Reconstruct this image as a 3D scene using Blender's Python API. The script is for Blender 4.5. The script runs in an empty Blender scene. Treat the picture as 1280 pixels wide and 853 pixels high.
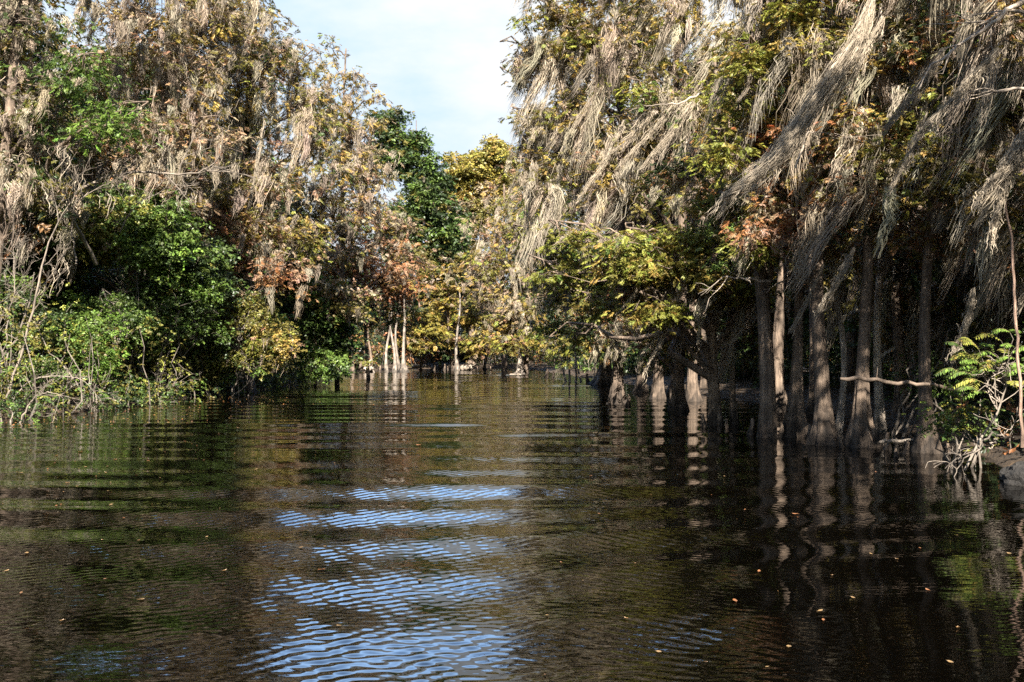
import bpy, math
import numpy as np

rng = np.random.default_rng(7)
sc = bpy.context.scene
COL = sc.collection
F = 1244.0          # focal length in photograph pixels (35 mm on a 36 mm sensor)
CAMH = 2.0
HORIZ = 438.0

def at(px, py, Y):
    return np.array([(px - 640.0) / F * Y, Y, CAMH + (HORIZ - py) / F * Y])

def U(a, b, n=None): return rng.uniform(a, b, n)
def norm(v): return v / np.maximum(np.linalg.norm(v, axis=-1, keepdims=True), 1e-9)

# ------------------------------------------------------------------ mesh buffer
class Buf:
    def __init__(s): s.v, s.q, s.t, s.c, s.n = [], [], [], [], 0
    def add(s, v, quads=None, tris=None, col=(1, 1, 1)):
        v = np.asarray(v, float).reshape(-1, 3)
        if len(v) == 0: return
        c = np.asarray(col, float)
        c = np.broadcast_to(c, (len(v), 3)) if c.ndim == 1 else c.reshape(-1, 3)
        s.v.append(v); s.c.append(c)
        if quads is not None and len(quads): s.q.append(np.asarray(quads).reshape(-1, 4) + s.n)
        if tris is not None and len(tris): s.t.append(np.asarray(tris).reshape(-1, 3) + s.n)
        s.n += len(v)
    def build(s, name, mat, parent=None, origin=(0, 0, 0), smooth=False):
        if s.n == 0: return None
        v = np.concatenate(s.v) - np.asarray(origin, float)
        c = np.concatenate(s.c)
        q = np.concatenate(s.q) if s.q else np.zeros((0, 4), int)
        t = np.concatenate(s.t) if s.t else np.zeros((0, 3), int)
        me = bpy.data.meshes.new(name)
        me.vertices.add(len(v)); me.vertices.foreach_set('co', v.astype(np.float32).ravel())
        loops = np.concatenate([q.ravel(), t.ravel()]).astype(np.int32)
        me.loops.add(len(loops)); me.loops.foreach_set('vertex_index', loops)
        tot = np.concatenate([np.full(len(q), 4), np.full(len(t), 3)]).astype(np.int32)
        st = np.concatenate([[0], np.cumsum(tot)[:-1]]).astype(np.int32)
        me.polygons.add(len(tot)); me.polygons.foreach_set('loop_start', st); me.polygons.foreach_set('loop_total', tot)
        me.polygons.foreach_set('use_smooth', np.full(len(tot), bool(smooth)))
        a = me.color_attributes.new('tint', 'FLOAT_COLOR', 'POINT')
        rgba = np.ones((len(v), 4), np.float32); rgba[:, :3] = c
        a.data.foreach_set('color', rgba.ravel())
        me.update(calc_edges=True)
        me.materials.append(mat)
        o = bpy.data.objects.new(name, me); COL.objects.link(o)
        if parent is not None: o.parent = parent
        else: o.location = origin
        return o

def tubes(b, P, R, sides=5, col=(1, 1, 1)):
    P = np.asarray(P, float); R = np.asarray(R, float)
    if P.ndim == 2: P, R = P[None], R[None]
    n, k, _ = P.shape
    if n == 0: return
    T = norm(np.gradient(P, axis=1))
    m = np.abs(norm(T.mean(1))[:, 2]) > .8
    ref = np.where(m[:, None], [[1., 0, 0]], [[0., 0, 1]])
    N1 = norm(np.cross(T, ref[:, None, :])); N2 = np.cross(T, N1)
    a = np.arange(sides) / sides * 2 * np.pi
    V = P[:, :, None] + R[:, :, None, None] * (np.cos(a)[None, None, :, None] * N1[:, :, None] + np.sin(a)[None, None, :, None] * N2[:, :, None])
    idx = np.arange(n * k * sides).reshape(n, k, sides)
    A = idx[:, :-1]; B = idx[:, 1:]
    Q = np.stack([A, np.roll(A, -1, 2), np.roll(B, -1, 2), B], -1)
    c = np.asarray(col, float)
    if c.ndim == 2: c = np.repeat(c, k * sides, 0)
    b.add(V, quads=Q, col=c)

def ribbons(b, P, W, side, col):
    n, k, _ = P.shape
    if n == 0: return
    V = np.stack([P - W[..., None] * side[:, None], P + W[..., None] * side[:, None]], 2)
    idx = np.arange(n * k * 2).reshape(n, k, 2)
    Q = np.stack([idx[:, :-1, 0], idx[:, :-1, 1], idx[:, 1:, 1], idx[:, 1:, 0]], -1)
    b.add(V, quads=Q, col=np.repeat(col, k * 2, 0))

def leafquads(b, C, D, N, L, W, col):
    """one bent diamond per leaf"""
    S = norm(np.cross(D, N)); N2 = np.cross(S, D)
    L = L[:, None]; W = W[:, None]
    a = C; t = C + D * L - N2 * L * .12
    l = C + D * L * .45 - S * W; r = C + D * L * .45 + S * W
    V = np.stack([a, l, t, r], 1)
    n = len(C)
    b.add(V, quads=np.arange(n * 4).reshape(n, 4), col=np.repeat(col, 4, 0))

# ------------------------------------------------------------------ materials
def mat_new(name):
    m = bpy.data.materials.new(name); m.use_nodes = True
    nt = m.node_tree; nt.nodes.clear()
    return m, nt, nt.nodes.new('ShaderNodeOutputMaterial')

def leaf_mat(name, trans=.3, gloss=.06, rough=.45):
    m, nt, out = mat_new(name); N, L = nt.nodes, nt.links
    a = N.new('ShaderNodeAttribute'); a.attribute_name = 'tint'
    d = N.new('ShaderNodeBsdfDiffuse'); t = N.new('ShaderNodeBsdfTranslucent')
    L.new(a.outputs['Color'], d.inputs[0]); L.new(a.outputs['Color'], t.inputs[0])
    x = N.new('ShaderNodeMixShader'); x.inputs[0].default_value = trans
    L.new(d.outputs[0], x.inputs[1]); L.new(t.outputs[0], x.inputs[2])
    last = x
    if gloss > 0:
        g = N.new('ShaderNodeBsdfGlossy'); g.inputs['Roughness'].default_value = rough
        g.inputs[0].default_value = (.9, .9, .9, 1)
        y = N.new('ShaderNodeMixShader'); y.inputs[0].default_value = gloss
        L.new(x.outputs[0], y.inputs[1]); L.new(g.outputs[0], y.inputs[2]); last = y
    L.new(last.outputs[0], out.inputs[0])
    return m

def bark_mat(name, scale=6.0, stretch=.18, lo=.45, hi=1.35, bump=.5):
    m, nt, out = mat_new(name); N, L = nt.nodes, nt.links
    a = N.new('ShaderNodeAttribute'); a.attribute_name = 'tint'
    tc = N.new('ShaderNodeTexCoord'); mp = N.new('ShaderNodeMapping'); mp.inputs['Scale'].default_value = (scale, scale, scale * stretch)
    L.new(tc.outputs['Object'], mp.inputs[0])
    n1 = N.new('ShaderNodeTexNoise'); n1.inputs['Scale'].default_value = 1.6; n1.inputs['Detail'].default_value = 6; n1.inputs['Roughness'].default_value = .7
    L.new(mp.outputs[0], n1.inputs['Vector'])
    n2 = N.new('ShaderNodeTexNoise'); n2.inputs['Scale'].default_value = 2.2; n2.inputs['Detail'].default_value = 3
    L.new(tc.outputs['Object'], n2.inputs['Vector'])
    r = N.new('ShaderNodeMapRange'); r.inputs[1].default_value = .3; r.inputs[2].default_value = .72; r.inputs[3].default_value = lo; r.inputs[4].default_value = hi
    L.new(n1.outputs[0], r.inputs[0])
    r2 = N.new('ShaderNodeMapRange'); r2.inputs[1].default_value = .35; r2.inputs[2].default_value = .65; r2.inputs[3].default_value = .6; r2.inputs[4].default_value = 1.5
    L.new(n2.outputs[0], r2.inputs[0])
    mu = N.new('ShaderNodeMath'); mu.operation = 'MULTIPLY'; L.new(r.outputs[0], mu.inputs[0]); L.new(r2.outputs[0], mu.inputs[1])
    vm = N.new('ShaderNodeVectorMath'); vm.operation = 'SCALE'; L.new(a.outputs['Color'], vm.inputs[0]); L.new(mu.outputs[0], vm.inputs['Scale'])
    p = N.new('ShaderNodeBsdfPrincipled'); p.inputs['Roughness'].default_value = .85
    L.new(vm.outputs[0], p.inputs['Base Color'])
    bp = N.new('ShaderNodeBump'); bp.inputs['Strength'].default_value = bump; bp.inputs['Distance'].default_value = .09
    L.new(n1.outputs[0], bp.inputs['Height']); L.new(bp.outputs[0], p.inputs['Normal'])
    L.new(p.outputs[0], out.inputs[0])
    return m

M_NEEDLE = leaf_mat('cypress_foliage', .32, .03)
M_BROAD = leaf_mat('broadleaf_foliage', .25, .035, .45)
M_MOSS = leaf_mat('hanging_moss_fibre', .22, .0)
M_BARK = bark_mat('cypress_bark', 7, .13, .3, 1.75, .9)
M_DEAD = bark_mat('bleached_wood', 9, .3, .6, 1.25, .3)
M_LITTER = leaf_mat('fallen_leaf', .1, .05)

# ------------------------------------------------------------------ colours (albedo)
MOSS = np.array([.41, .345, .26]); MOSSG = np.array([.32, .27, .205]); MOSSD = np.array([.23, .195, .15]); MOSSP = np.array([.48, .385, .285])
RUST = np.array([.33, .155, .062]); RUST2 = np.array([.38, .235, .14]); RED = np.array([.30, .085, .025])
GOLD = np.array([.34, .245, .06]); YEL = np.array([.33, .285, .06]); OLIVE = np.array([.17, .15, .036]); YGR = np.array([.26, .265, .05])
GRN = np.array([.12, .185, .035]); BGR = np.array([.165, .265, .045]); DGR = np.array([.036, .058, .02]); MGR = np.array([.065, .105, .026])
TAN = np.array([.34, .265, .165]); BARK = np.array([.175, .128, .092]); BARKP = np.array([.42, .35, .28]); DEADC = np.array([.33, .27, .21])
PAL = {
    'grayolive': [(3, OLIVE), (2, MGR), (2, MOSSG), (1, GRN)],
    'goldmoss': [(3, GOLD), (3, TAN), (3, OLIVE), (1, RUST2)],
    'gold': [(4, GOLD), (2, YGR), (2, OLIVE), (1, TAN)],
    'thin': [(4, GOLD), (3, TAN), (1, MOSS)],
    'rust': [(4, RUST), (4, RUST2), (1, GOLD)],
    'rustmoss': [(2, RUST2), (2, TAN), (2, OLIVE), (1, GOLD)],
    'pinkmoss': [(3, TAN), (2, GOLD), (1, RUST2), (2, OLIVE)],
    'moss': [(1, TAN), (3, OLIVE), (3, GOLD), (2, YGR)],
    'mossdark': [(2, TAN), (3, OLIVE), (2, RUST), (2, GOLD), (1, DGR)],
    'olivemoss': [(3, OLIVE), (2, MOSS), (2, GOLD), (1, MGR)],
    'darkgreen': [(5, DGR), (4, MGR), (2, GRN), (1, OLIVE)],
    'green': [(3, MGR), (4, GRN), (1, BGR)],
    'brightgreen': [(2, GRN), (4, BGR)],
    'olive': [(3, OLIVE), (2, YGR), (2, GRN)],
    'olivegold': [(3, OLIVE), (3, GOLD), (1, RUST2), (2, YGR)],
    'yellow': [(4, YEL), (2, GOLD), (3, OLIVE)],
    'ygreen': [(6, YGR), (1, OLIVE), (1, GOLD), (1, GRN)],
    'ygold': [(5, YGR), (3, GOLD), (1, OLIVE)],
    'red': [(4, RED), (3, RUST), (1, GOLD)],
    'darkolive': [(4, DGR), (2, OLIVE), (2, RUST)],
}
def pick(pal, n):
    w = np.array([p[0] for p in PAL[pal]], float); c = np.array([p[1] for p in PAL[pal]])
    return c[rng.choice(len(w), n, p=w / w.sum())]

# ------------------------------------------------------------------ plant parts
def twig_curves(A, B, k=5, sag=.12, jit=.05):
    n = len(A); t = np.linspace(0, 1, k)[None, :, None]
    d = np.linalg.norm(B - A, axis=1)[:, None, None]
    P = A[:, None] * (1 - t) + B[:, None] * t
    P[..., 2:3] += sag * d * np.sin(t * np.pi)
    j = rng.normal(0, 1, (n, k, 3)) * d * jit; j[:, 0] = 0; j[:, -1] = 0
    return P + j

def foliage(b, C, cr, per, pal, depth, kind='needle', flat=.5, size=1.0):
    """leaf clumps at centres C with radii cr; leaves sit in rows along short sprays that share a colour"""
    n = len(C)
    if n == 0: return
    s = size * (.37 + .0125 * max(depth - 12, 0))
    tot = per * min(2.6, max(.9, (.92 / (.37 + .0125 * max(depth - 12, 0))) ** 1.5))
    q = 18 if kind == 'needle' else 8
    ns = max(2, int(round(tot / (12 if kind == 'needle' else 8)))); N_ = n * ns
    base = pick(pal, n) * U(.75, 1.2, (n, 1))
    sc_ = np.repeat(base, ns, 0); alt = pick(pal, N_)
    sc_ = np.where(rng.random((N_, 1)) < .13, alt, sc_) * U(.82, 1.18, (N_, 1)) * (1 + rng.normal(0, .05, (N_, 3)))
    g = rng.normal(0, .55, (N_, 3)); g[:, 2] *= flat
    O = np.repeat(C, ns, 0) + g * np.repeat(cr, ns)[:, None]
    D = norm(norm(g * [1, 1, .35] + rng.normal(0, .3, (N_, 3))) + [0, 0, -.32 if kind == 'needle' else -.2])
    Nn = norm(rng.normal(0, .35, (N_, 3)) + [0, -.1, 1])
    Sd = norm(np.cross(D, Nn))
    Ls = (U(.26, .5, N_) if kind == 'needle' else U(.2, .42, N_)) * s
    k = np.arange(q); side = np.where(k % 2 == 0, -1., 1.); t = (k // 2 + .5) / (q / 2)
    pos = O[:, None] + D[:, None] * (Ls[:, None] * t[None])[..., None]
    pos[..., 2] -= (Ls[:, None] * t[None] ** 2) * .22
    fw = .75 if kind == 'needle' else .5
    Ld = norm(Sd[:, None] * side[None, :, None] + D[:, None] * fw + rng.normal(0, .22 if kind == 'needle' else .4, (N_, q, 3)) + [0, 0, -.18])
    Ll = Ls[:, None] * (.47 * np.sin(np.pi * np.clip(t * .8 + .2, 0, 1))[None] if kind == 'needle' else np.full((1, q), .48)) * U(.7, 1.25, (N_, q))
    Wl = Ll * (U(.14, .23, (N_, q)) if kind == 'needle' else U(.24, .36, (N_, q)))
    NN = norm(np.repeat(Nn[:, None], q, 1) + rng.normal(0, .25 if kind == 'needle' else .5, (N_, q, 3)))
    cl = np.clip(sc_[:, None] * U(.85, 1.15, (N_, q, 1)), .004, .7)
    leafquads(b, pos.reshape(-1, 3), Ld.reshape(-1, 3), NN.reshape(-1, 3), Ll.ravel(), Wl.ravel(), cl.reshape(-1, 3))

def beards(b, A, L, nstr, spread, wind, col, w, k=7, conv=.6, curl=.05):
    """hanging locks of moss below anchors A; lengths L; wind = lean per metre of fall"""
    m = len(A)
    if m == 0: return
    n = m * nstr
    off = rng.normal(0, 1, (n, 3)) * np.array([spread, spread, spread * .6]) * np.repeat(U(.5, 1.5, (m, 1)), nstr, 0)
    Ls = np.repeat(L, nstr) * rng.beta(2.2, 1.3, n) * 1.1
    t = np.linspace(0, 1, k)
    wv = np.asarray(wind, float)[None] * np.repeat(U(.5, 1.35, (m, 1)), nstr, 0) + np.repeat(rng.normal(0, .07, (m, 3)) * [1, 1, 0], nstr, 0)
    s0 = Ls / np.repeat(L, nstr)
    P = np.repeat(A, nstr, 0)[:, None] + off[:, None] * (1 - conv * np.minimum(1, t[None] * s0[:, None]))[..., None]
    P = P + Ls[:, None, None] * (t[None, :, None] * np.array([0, 0, -1.]) + (t ** 1.35)[None, :, None] * wv[:, None])
    lw = np.cumsum(rng.normal(0, 1, (m, k, 3)), 1) * (curl * .9 * L ** .8)[:, None, None]; lw[:, 0] = 0; lw[..., 2] *= .3
    sw = np.cumsum(rng.normal(0, 1, (n, k, 3)), 1) * (curl * .45) * (Ls ** .7)[:, None, None]; sw[:, 0] = 0; sw[..., 2] *= .3
    P = P + np.repeat(lw, nstr, 0) + sw
    W = (w * U(.5, 1.4, n))[:, None] * (np.clip(1 - t, 0, 1) ** .6)[None] * (.55 + .45 * np.minimum(1, t * 5))[None] + .002
    a = U(0, 2 * np.pi, n); side = np.stack([np.cos(a), np.sin(a), np.zeros(n)], 1)
    c = np.repeat(col, nstr, 0) if np.ndim(col) == 2 else np.broadcast_to(col, (n, 3))
    c = np.clip(c * U(.78, 1.22, (n, 1)), 0, .8)
    ribbons(b, P, W, side, c)

def trunk_mesh(b, base, top, r0, flare=.8, flutes=7, col=BARK, sides=18, rings=26, bend=.25, wet=True, fh=1.0, topr=.25):
    base = np.asarray(base, float); top = np.asarray(top, float)
    t = np.concatenate([np.linspace(0, .12, 11)[:-1], np.linspace(.12, 1, rings - 10)])
    H = top[2] - base[2]
    ph1, ph2, ph3 = U(0, 6.28, 3)
    P = base[None] * (1 - t)[:, None] + top[None] * t[:, None]
    P[:, 0] += bend * np.sin(t * 5 + ph1) * t * (1 - t) * 3; P[:, 1] += bend * np.sin(t * 4 + ph2) * t * (1 - t) * 3
    z = t * H
    a = np.arange(sides) / sides * 2 * np.pi
    fl = np.exp(-np.maximum(z - .3, 0) / (fh * .62))
    rad = r0 * (1 - (1 - topr) * t)[:, None] * (1 + flare * fl[:, None] * (1 + .45 * np.cos(flutes * a + ph3)[None] + .25 * np.cos(3 * a + ph1)[None]) + .10 * np.cos(flutes * a + ph3 + .8 * np.sin(t * 7 + ph1)[:, None]) + .05 * np.cos(3 * a + ph2 + 3 * t[:, None]) + rng.normal(0, .04, (len(t), sides)))
    V = np.stack([P[:, None, 0] + rad * np.cos(a), P[:, None, 1] + rad * np.sin(a), np.broadcast_to(P[:, None, 2], rad.shape)], -1)
    idx = np.arange(len(t) * sides).reshape(len(t), sides)
    Q = np.stack([idx[:-1], np.roll(idx[:-1], -1, 1), np.roll(idx[1:], -1, 1), idx[1:]], -1)
    c = np.broadcast_to(col, V.shape).copy()
    if wet:
        lim = .28 + .12 * np.sin(3 * a + ph2)
        k = (V[..., 2] < lim[None]); c[k] *= .3
    b.add(V, quads=Q, col=c.reshape(-1, 3))
    return P

TREES = []
def thing(name, label, cat, loc, group=None):
    o = bpy.data.objects.new(name, None); COL.objects.link(o); o.location = loc
    o.empty_display_size = .3
    o['label'] = label; o['category'] = cat
    if group: o['group'] = group
    return o
def tag(o, label, cat, group=None):
    o['label'] = label; o['category'] = cat
    if group: o['group'] = group
    return o

def lobe_fill(bt, bf, bm, P, c, r, pal, ld, md, ml, depth, wind, kind='needle', barkc=BARK, mosscol=None, per=130, cs=1.0, limb=True, size=1.0, flat=.5):
    """one mass of the crown: a limb from the trunk line P, twigs, leaf clumps, moss under them"""
    c = np.asarray(c); r = np.asarray(r)
    hd = np.hypot(*(P[:, :2] - c[:2]).T).min()
    hz = min(max(c[2] - .55 * hd - .3, 1.2), P[-1, 2])
    p0 = np.array([np.interp(hz, P[:, 2], P[:, i]) for i in range(3)])
    ends = c + (c - p0) * .25
    L = twig_curves(p0[None], ends[None], 9, .1, .035)
    lr = .035 + .012 * np.linalg.norm(c - p0)
    if limb: tubes(bt, L, np.linspace(lr, .02, 9)[None], 6, barkc * .9)
    cr0 = (.34 + .004 * depth) * cs
    n = int(1.75 * ld * (r[0] * r[2] + r[0] * r[1] + r[1] * r[2]) / (cr0 * cr0))
    n = max(n, 4)
    u = norm(rng.normal(0, 1, (n, 3))) * (rng.random((n, 1)) ** .42) * U(.85, 1.12, (n, 1))
    f = U(0, 6.28, 4); u = u * (1 + .26 * np.sin(4.2 * u[:, :1] + f[0]) * np.sin(3.7 * u[:, 1:2] + f[1]) + .22 * np.sin(5.1 * u[:, 2:] + f[2]) * np.cos(4.6 * u[:, :1] + f[3]))
    C = c + u * r
    cr = cr0 * U(.6, 1.5, n)
    att = L[0, rng.integers(3, 9, n)]
    tw = twig_curves(att, C, 5, .06, .06)
    tubes(bt, tw, np.linspace(.022, .006, 5)[None] * U(.7, 1.6, (n, 1)), 3, barkc * U(.7, 1.2, (n, 1)))
    foliage(bf, C, cr, per, pal, depth, kind, flat, size)
    if md > 0:
        mc = MOSS if mosscol is None else mosscol
        md *= {'gold': .5, 'yellow': .4, 'ygreen': .55, 'ygold': .55, 'green': .5, 'brightgreen': .4, 'olivegold': .7, 'red': .5, 'rust': .6, 'mossdark': .5}.get(pal, 1)
        k = rng.integers(0, n, int(n * md * (.8 if c[0] > 0 else .58)))
        A = C[k] + rng.normal(0, cr0 * .5, (len(k), 3)); A[:, 1] -= cr0 * .2
        m = len(A)
        col = mc * U(.65, 1.2, (m, 1)) * (1 + rng.normal(0, .03, (m, 3)))
        w = .0064 * (1 + max(0, depth - 14) * .032)
        beards(bm, A, ml * .62 * rng.gamma(3.0, .33, m), 58, cr0 * .19, wind, col, w, conv=.85)
        # thin fringe along the twigs
        j = rng.random(n) < md * .4
        A2 = tw[j][:, rng.integers(2, 5)]
        beards(bm, A2, ml * .35 * U(.5, 1.2, len(A2)), 9, cr0 * .6, wind, mc * .9 * U(.7, 1.2, (len(A2), 1)), w * .8)

def tree(name, label, cat, base, top, r0, lobes, depth, wind, group=None, kind='needle', barkc=BARK, flare=.9, mosscol=None,
         px=True, hero=(), per=130, fh=1.0, bend=.25, flutes=7, size=1.0, cs=1.0, flat=.5, wet=True, bare=()):
    bt, bf, bm = Buf(), Buf(), Buf()
    base = np.asarray(base, float)
    P = trunk_mesh(bt, base, top, r0, flare, flutes, barkc, fh=fh, bend=bend, wet=wet)
    for lb in lobes:
        if px:
            x, y, rx, ry, dd, pal, ld, md, ml = lb
            d = depth + dd; c = at(x, y, d); r = np.array([rx, (rx + ry) * .5, ry]) * d / F
            r[1] = min(max(r[1], 1.0), 3.2)
        else:
            c, r, pal, ld, md, ml = lb; d = depth
        lobe_fill(bt, bf, bm, P, c, r, pal, ld, md, ml, d, wind, kind, barkc, mosscol, per, cs, True, size, flat)
    o = thing(name, label, cat, (base[0], base[1], 0), group)
    org = (base[0], base[1], 0)
    bt.build('trunk', M_BARK, o, org, True)
    bf.build('crown', M_NEEDLE if kind == 'needle' else M_BROAD, o, org)
    h = bm.build('hanging_moss', M_MOSS, o, org)
    if h is not None: h['kind'] = 'stuff'
    for hb in hero: moss_beard(o, org, *hb)
    for pts, dd, r in bare: bare_limb(o, org, pts, dd, r)
    return o

def bare_limb(parent, org, pts, d, r):
    K = np.array([at(x, y, d) for x, y in pts]); sN = np.linspace(0, len(K) - 1, 12)
    P = np.stack([np.interp(sN, np.arange(len(K)), K[:, i]) for i in range(3)], 1); P[1:-1] += rng.normal(0, r * .5, (10, 3))
    b = Buf(); tubes(b, P[None], np.linspace(r, r * .35, 12)[None], 7, DEADC * 1.15)
    for i in rng.integers(4, 12, 4):
        for PL, RL in branching(P[i], norm(P[i] - P[i - 1]) + rng.normal(0, .5, 3), U(.3, .8), r * .4, 2, (2, 3), .5, 0): tubes(b, PL, np.maximum(RL, .004), 4, DEADC)
    b.build('bare_limb', M_DEAD, parent, org, True)

def moss_beard(parent, org, pts, depth, w0, w1, n, col=MOSS, label=None, fringe=1.0):
    n = int(n * (4.0 if label else 1.0)); w0 *= .56 if label else .4; w1 *= .7
    """one long beard of moss along a curved path (pixel points at a depth), woolly and tapering to tips"""
    K = np.array([at(x, y, depth + (p[0] if p else 0)) for x, y, *p in pts])
    s = np.linspace(0, len(K) - 1, 24)
    path = np.stack([np.interp(s, np.arange(len(K)), K[:, i]) for i in range(3)], 1)
    for _ in range(3): path[1:-1] = (path[:-2] + path[1:-1] * 2 + path[2:]) / 4
    b = Buf(); m = 24
    k = 7
    s0 = rng.beta(1.0, 1.35, n) * .93; s1 = np.minimum(1.04, s0 + U(.07, .24, n))
    t = np.linspace(0, 1, k)
    S = s0[:, None] * (1 - t) + s1[:, None] * t
    P = np.stack([np.interp(S * (m - 1), np.arange(m), path[:, i]) for i in range(3)], -1)
    wid = np.interp(S, [0, .4, 1], [w0 * .6, w0, w1])
    off = rng.normal(0, .5, (n, 1, 3)) * [1, 1, .9] + .35 * np.stack([np.sin(s0 * 23), np.cos(s0 * 17), np.sin(s0 * 19 + 1)], -1)[:, None]
    P = P + off * wid[..., None] + np.cumsum(rng.normal(0, .030, (n, k, 3)) * np.clip(wid.mean(1) * 6, .25, 1.2)[:, None, None], 1)
    W = U(.0022, .0062, (n, 1)) * (1 + max(0, depth - 18) * .03) * (np.sin(np.pi * np.clip(t * .9 + .1, 0, 1)) ** .5)[None] + .002
    a = U(0, 6.28, n); side = np.stack([np.cos(a), np.sin(a) * .6, .4 * np.sin(a * 2)], 1)
    ribbons(b, P, W, side, np.clip(col * U(.7, 1.25, (n, 1)) * (1 + .12 * np.sin(s0 * 31 + 1.3)[:, None]), 0, .8))
    tubes(b, path[None], np.interp(np.linspace(0, 1, m), [0, 1], [w0 * .3, .006])[None], 6, col * .8)
    nf = int(n * .22 * fringe)
    ii = rng.integers(2, m, nf)
    d = norm(path[-1] - path[0])
    beards(b, path[ii] + rng.normal(0, .5, (nf, 3)) * np.interp(ii / m, [0, 1], [w0, w1])[:, None], U(.15, .6, nf) * (1 if w0 > .1 else .6), 4, .04, np.array([d[0] * .8, 0, 0]), col * U(.7, 1.2, (nf, 1)), .007)
    o = b.build('moss_beard', M_MOSS, parent, org)
    if label: o['label'] = label
    return o

def branching(P0, D0, L0, r0, levels=3, nch=(3, 5), spread=.7, up=.15, k=6, wob=.12):
    """bare branching: list of (polylines, radii)"""
    out = []
    cur = [(np.array(P0, float), norm(np.array(D0, float)), L0, r0)]
    for lv in range(levels):
        nxt = []; PL = []; RL = []
        for p, d, L, r in cur:
            pts = [p]; dd = d
            for i in range(k - 1):
                dd = norm(dd + rng.normal(0, wob, 3) + np.array([0, 0, up * .3])); pts.append(pts[-1] + dd * L / (k - 1))
            pts = np.array(pts); PL.append(pts); RL.append(np.linspace(r, r * .3, k))
            if lv < levels - 1:
                for _ in range(rng.integers(nch[0], nch[1] + 1)):
                    i = rng.integers(2, k); cd = norm((pts[i] - pts[i - 1]) / L * k + rng.normal(0, spread, 3))
                    nxt.append((pts[i], cd, L * U(.35, .65), r * U(.35, .55)))
        out.append((np.array(PL), np.array(RL))); cur = nxt
    return out

# ------------------------------------------------------------------ light, sky, camera
SUN_AZ, SUN_EL = math.radians(176), math.radians(40)
S = np.array([math.sin(SUN_AZ) * math.cos(SUN_EL), math.cos(SUN_AZ) * math.cos(SUN_EL), math.sin(SUN_EL)])
from mathutils import Vector
ld = bpy.data.lights.new('sun', 'SUN'); ld.energy = 5.0; ld.angle = math.radians(.5); ld.color = (1, .93, .83)
lo = bpy.data.objects.new('sun', ld); COL.objects.link(lo); lo.rotation_euler = Vector(S).to_track_quat('Z', 'Y').to_euler(); lo.location = (10, -20, 40)

w = bpy.data.worlds.new('World'); sc.world = w; w.use_nodes = True
nt = w.node_tree; N, L = nt.nodes, nt.links; N.clear()
wo = N.new('ShaderNodeOutputWorld'); bg = N.new('ShaderNodeBackground'); L.new(bg.outputs[0], wo.inputs[0])
sky = N.new('ShaderNodeTexSky'); sky.sky_type = 'NISHITA'; sky.sun_disc = False
sky.sun_elevation = SUN_EL; sky.sun_rotation = SUN_AZ; sky.air_density = 1.2; sky.dust_density = .4; sky.ozone_density = 2.4
bg.inputs['Strength'].default_value = .06
tc = N.new('ShaderNodeTexCoord'); sep = N.new('ShaderNodeSeparateXYZ'); L.new(tc.outputs['Generated'], sep.inputs[0])
mp = N.new('ShaderNodeMapping'); mp.inputs['Scale'].default_value = (1, 1, 2.6); mp.inputs['Location'].default_value = (.35, .1, .2); L.new(tc.outputs['Generated'], mp.inputs[0])
cn = N.new('ShaderNodeTexNoise'); cn.inputs['Scale'].default_value = 2.6; cn.inputs['Detail'].default_value = 7; cn.inputs['Roughness'].default_value = .58; L.new(mp.outputs[0], cn.inputs['Vector'])
ev = N.new('ShaderNodeMapRange'); ev.inputs[1].default_value = .315; ev.inputs[2].default_value = .40; ev.inputs[3].default_value = .62; ev.inputs[4].default_value = -.22; L.new(sep.outputs['Z'], ev.inputs[0])
ad = N.new('ShaderNodeMath'); ad.operation = 'ADD'; L.new(cn.outputs[0], ad.inputs[0]); L.new(ev.outputs[0], ad.inputs[1])
cm = N.new('ShaderNodeMapRange'); cm.interpolation_type = 'SMOOTHSTEP'; cm.inputs[1].default_value = .42; cm.inputs[2].default_value = .78; cm.inputs[3].default_value = 0; cm.inputs[4].default_value = 1.0; L.new(ad.outputs[0], cm.inputs[0])
cg = N.new('ShaderNodeMapRange'); cg.inputs[1].default_value = -.1; cg.inputs[2].default_value = .5; L.new(sep.outputs['Y'], cg.inputs[0])
cb = N.new('ShaderNodeMath'); cb.operation = 'MULTIPLY'; L.new(cm.outputs[0], cb.inputs[0]); L.new(cg.outputs[0], cb.inputs[1])
mx = N.new('ShaderNodeMix'); mx.data_type = 'RGBA'; L.new(cb.outputs[0], mx.inputs[0]); fr = N.new('ShaderNodeMapRange'); fr.inputs[1].default_value = .2; fr.inputs[2].default_value = .9; fr.inputs[3].default_value = .7; fr.inputs[4].default_value = 6.4; L.new(sep.outputs['Y'], fr.inputs[0])
sk = N.new('ShaderNodeVectorMath'); sk.operation = 'SCALE'; L.new(sky.outputs[0], sk.inputs[0]); L.new(fr.outputs[0], sk.inputs['Scale'])
L.new(sk.outputs[0], mx.inputs[6]); cc = N.new('ShaderNodeValToRGB'); ce = cc.color_ramp.elements; ce[0].position = .33; ce[0].color = (.54, .70, .90, 1); ce[1].position = .50; ce[1].color = (.78, .815, .85, 1); L.new(cn.outputs[0], cc.inputs[0])
c5 = N.new('ShaderNodeVectorMath'); c5.operation = 'SCALE'; c5.inputs['Scale'].default_value = 5.95; L.new(cc.outputs[0], c5.inputs[0]); L.new(c5.outputs[0], mx.inputs[7])
L.new(mx.outputs[2], bg.inputs['Color'])

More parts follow.
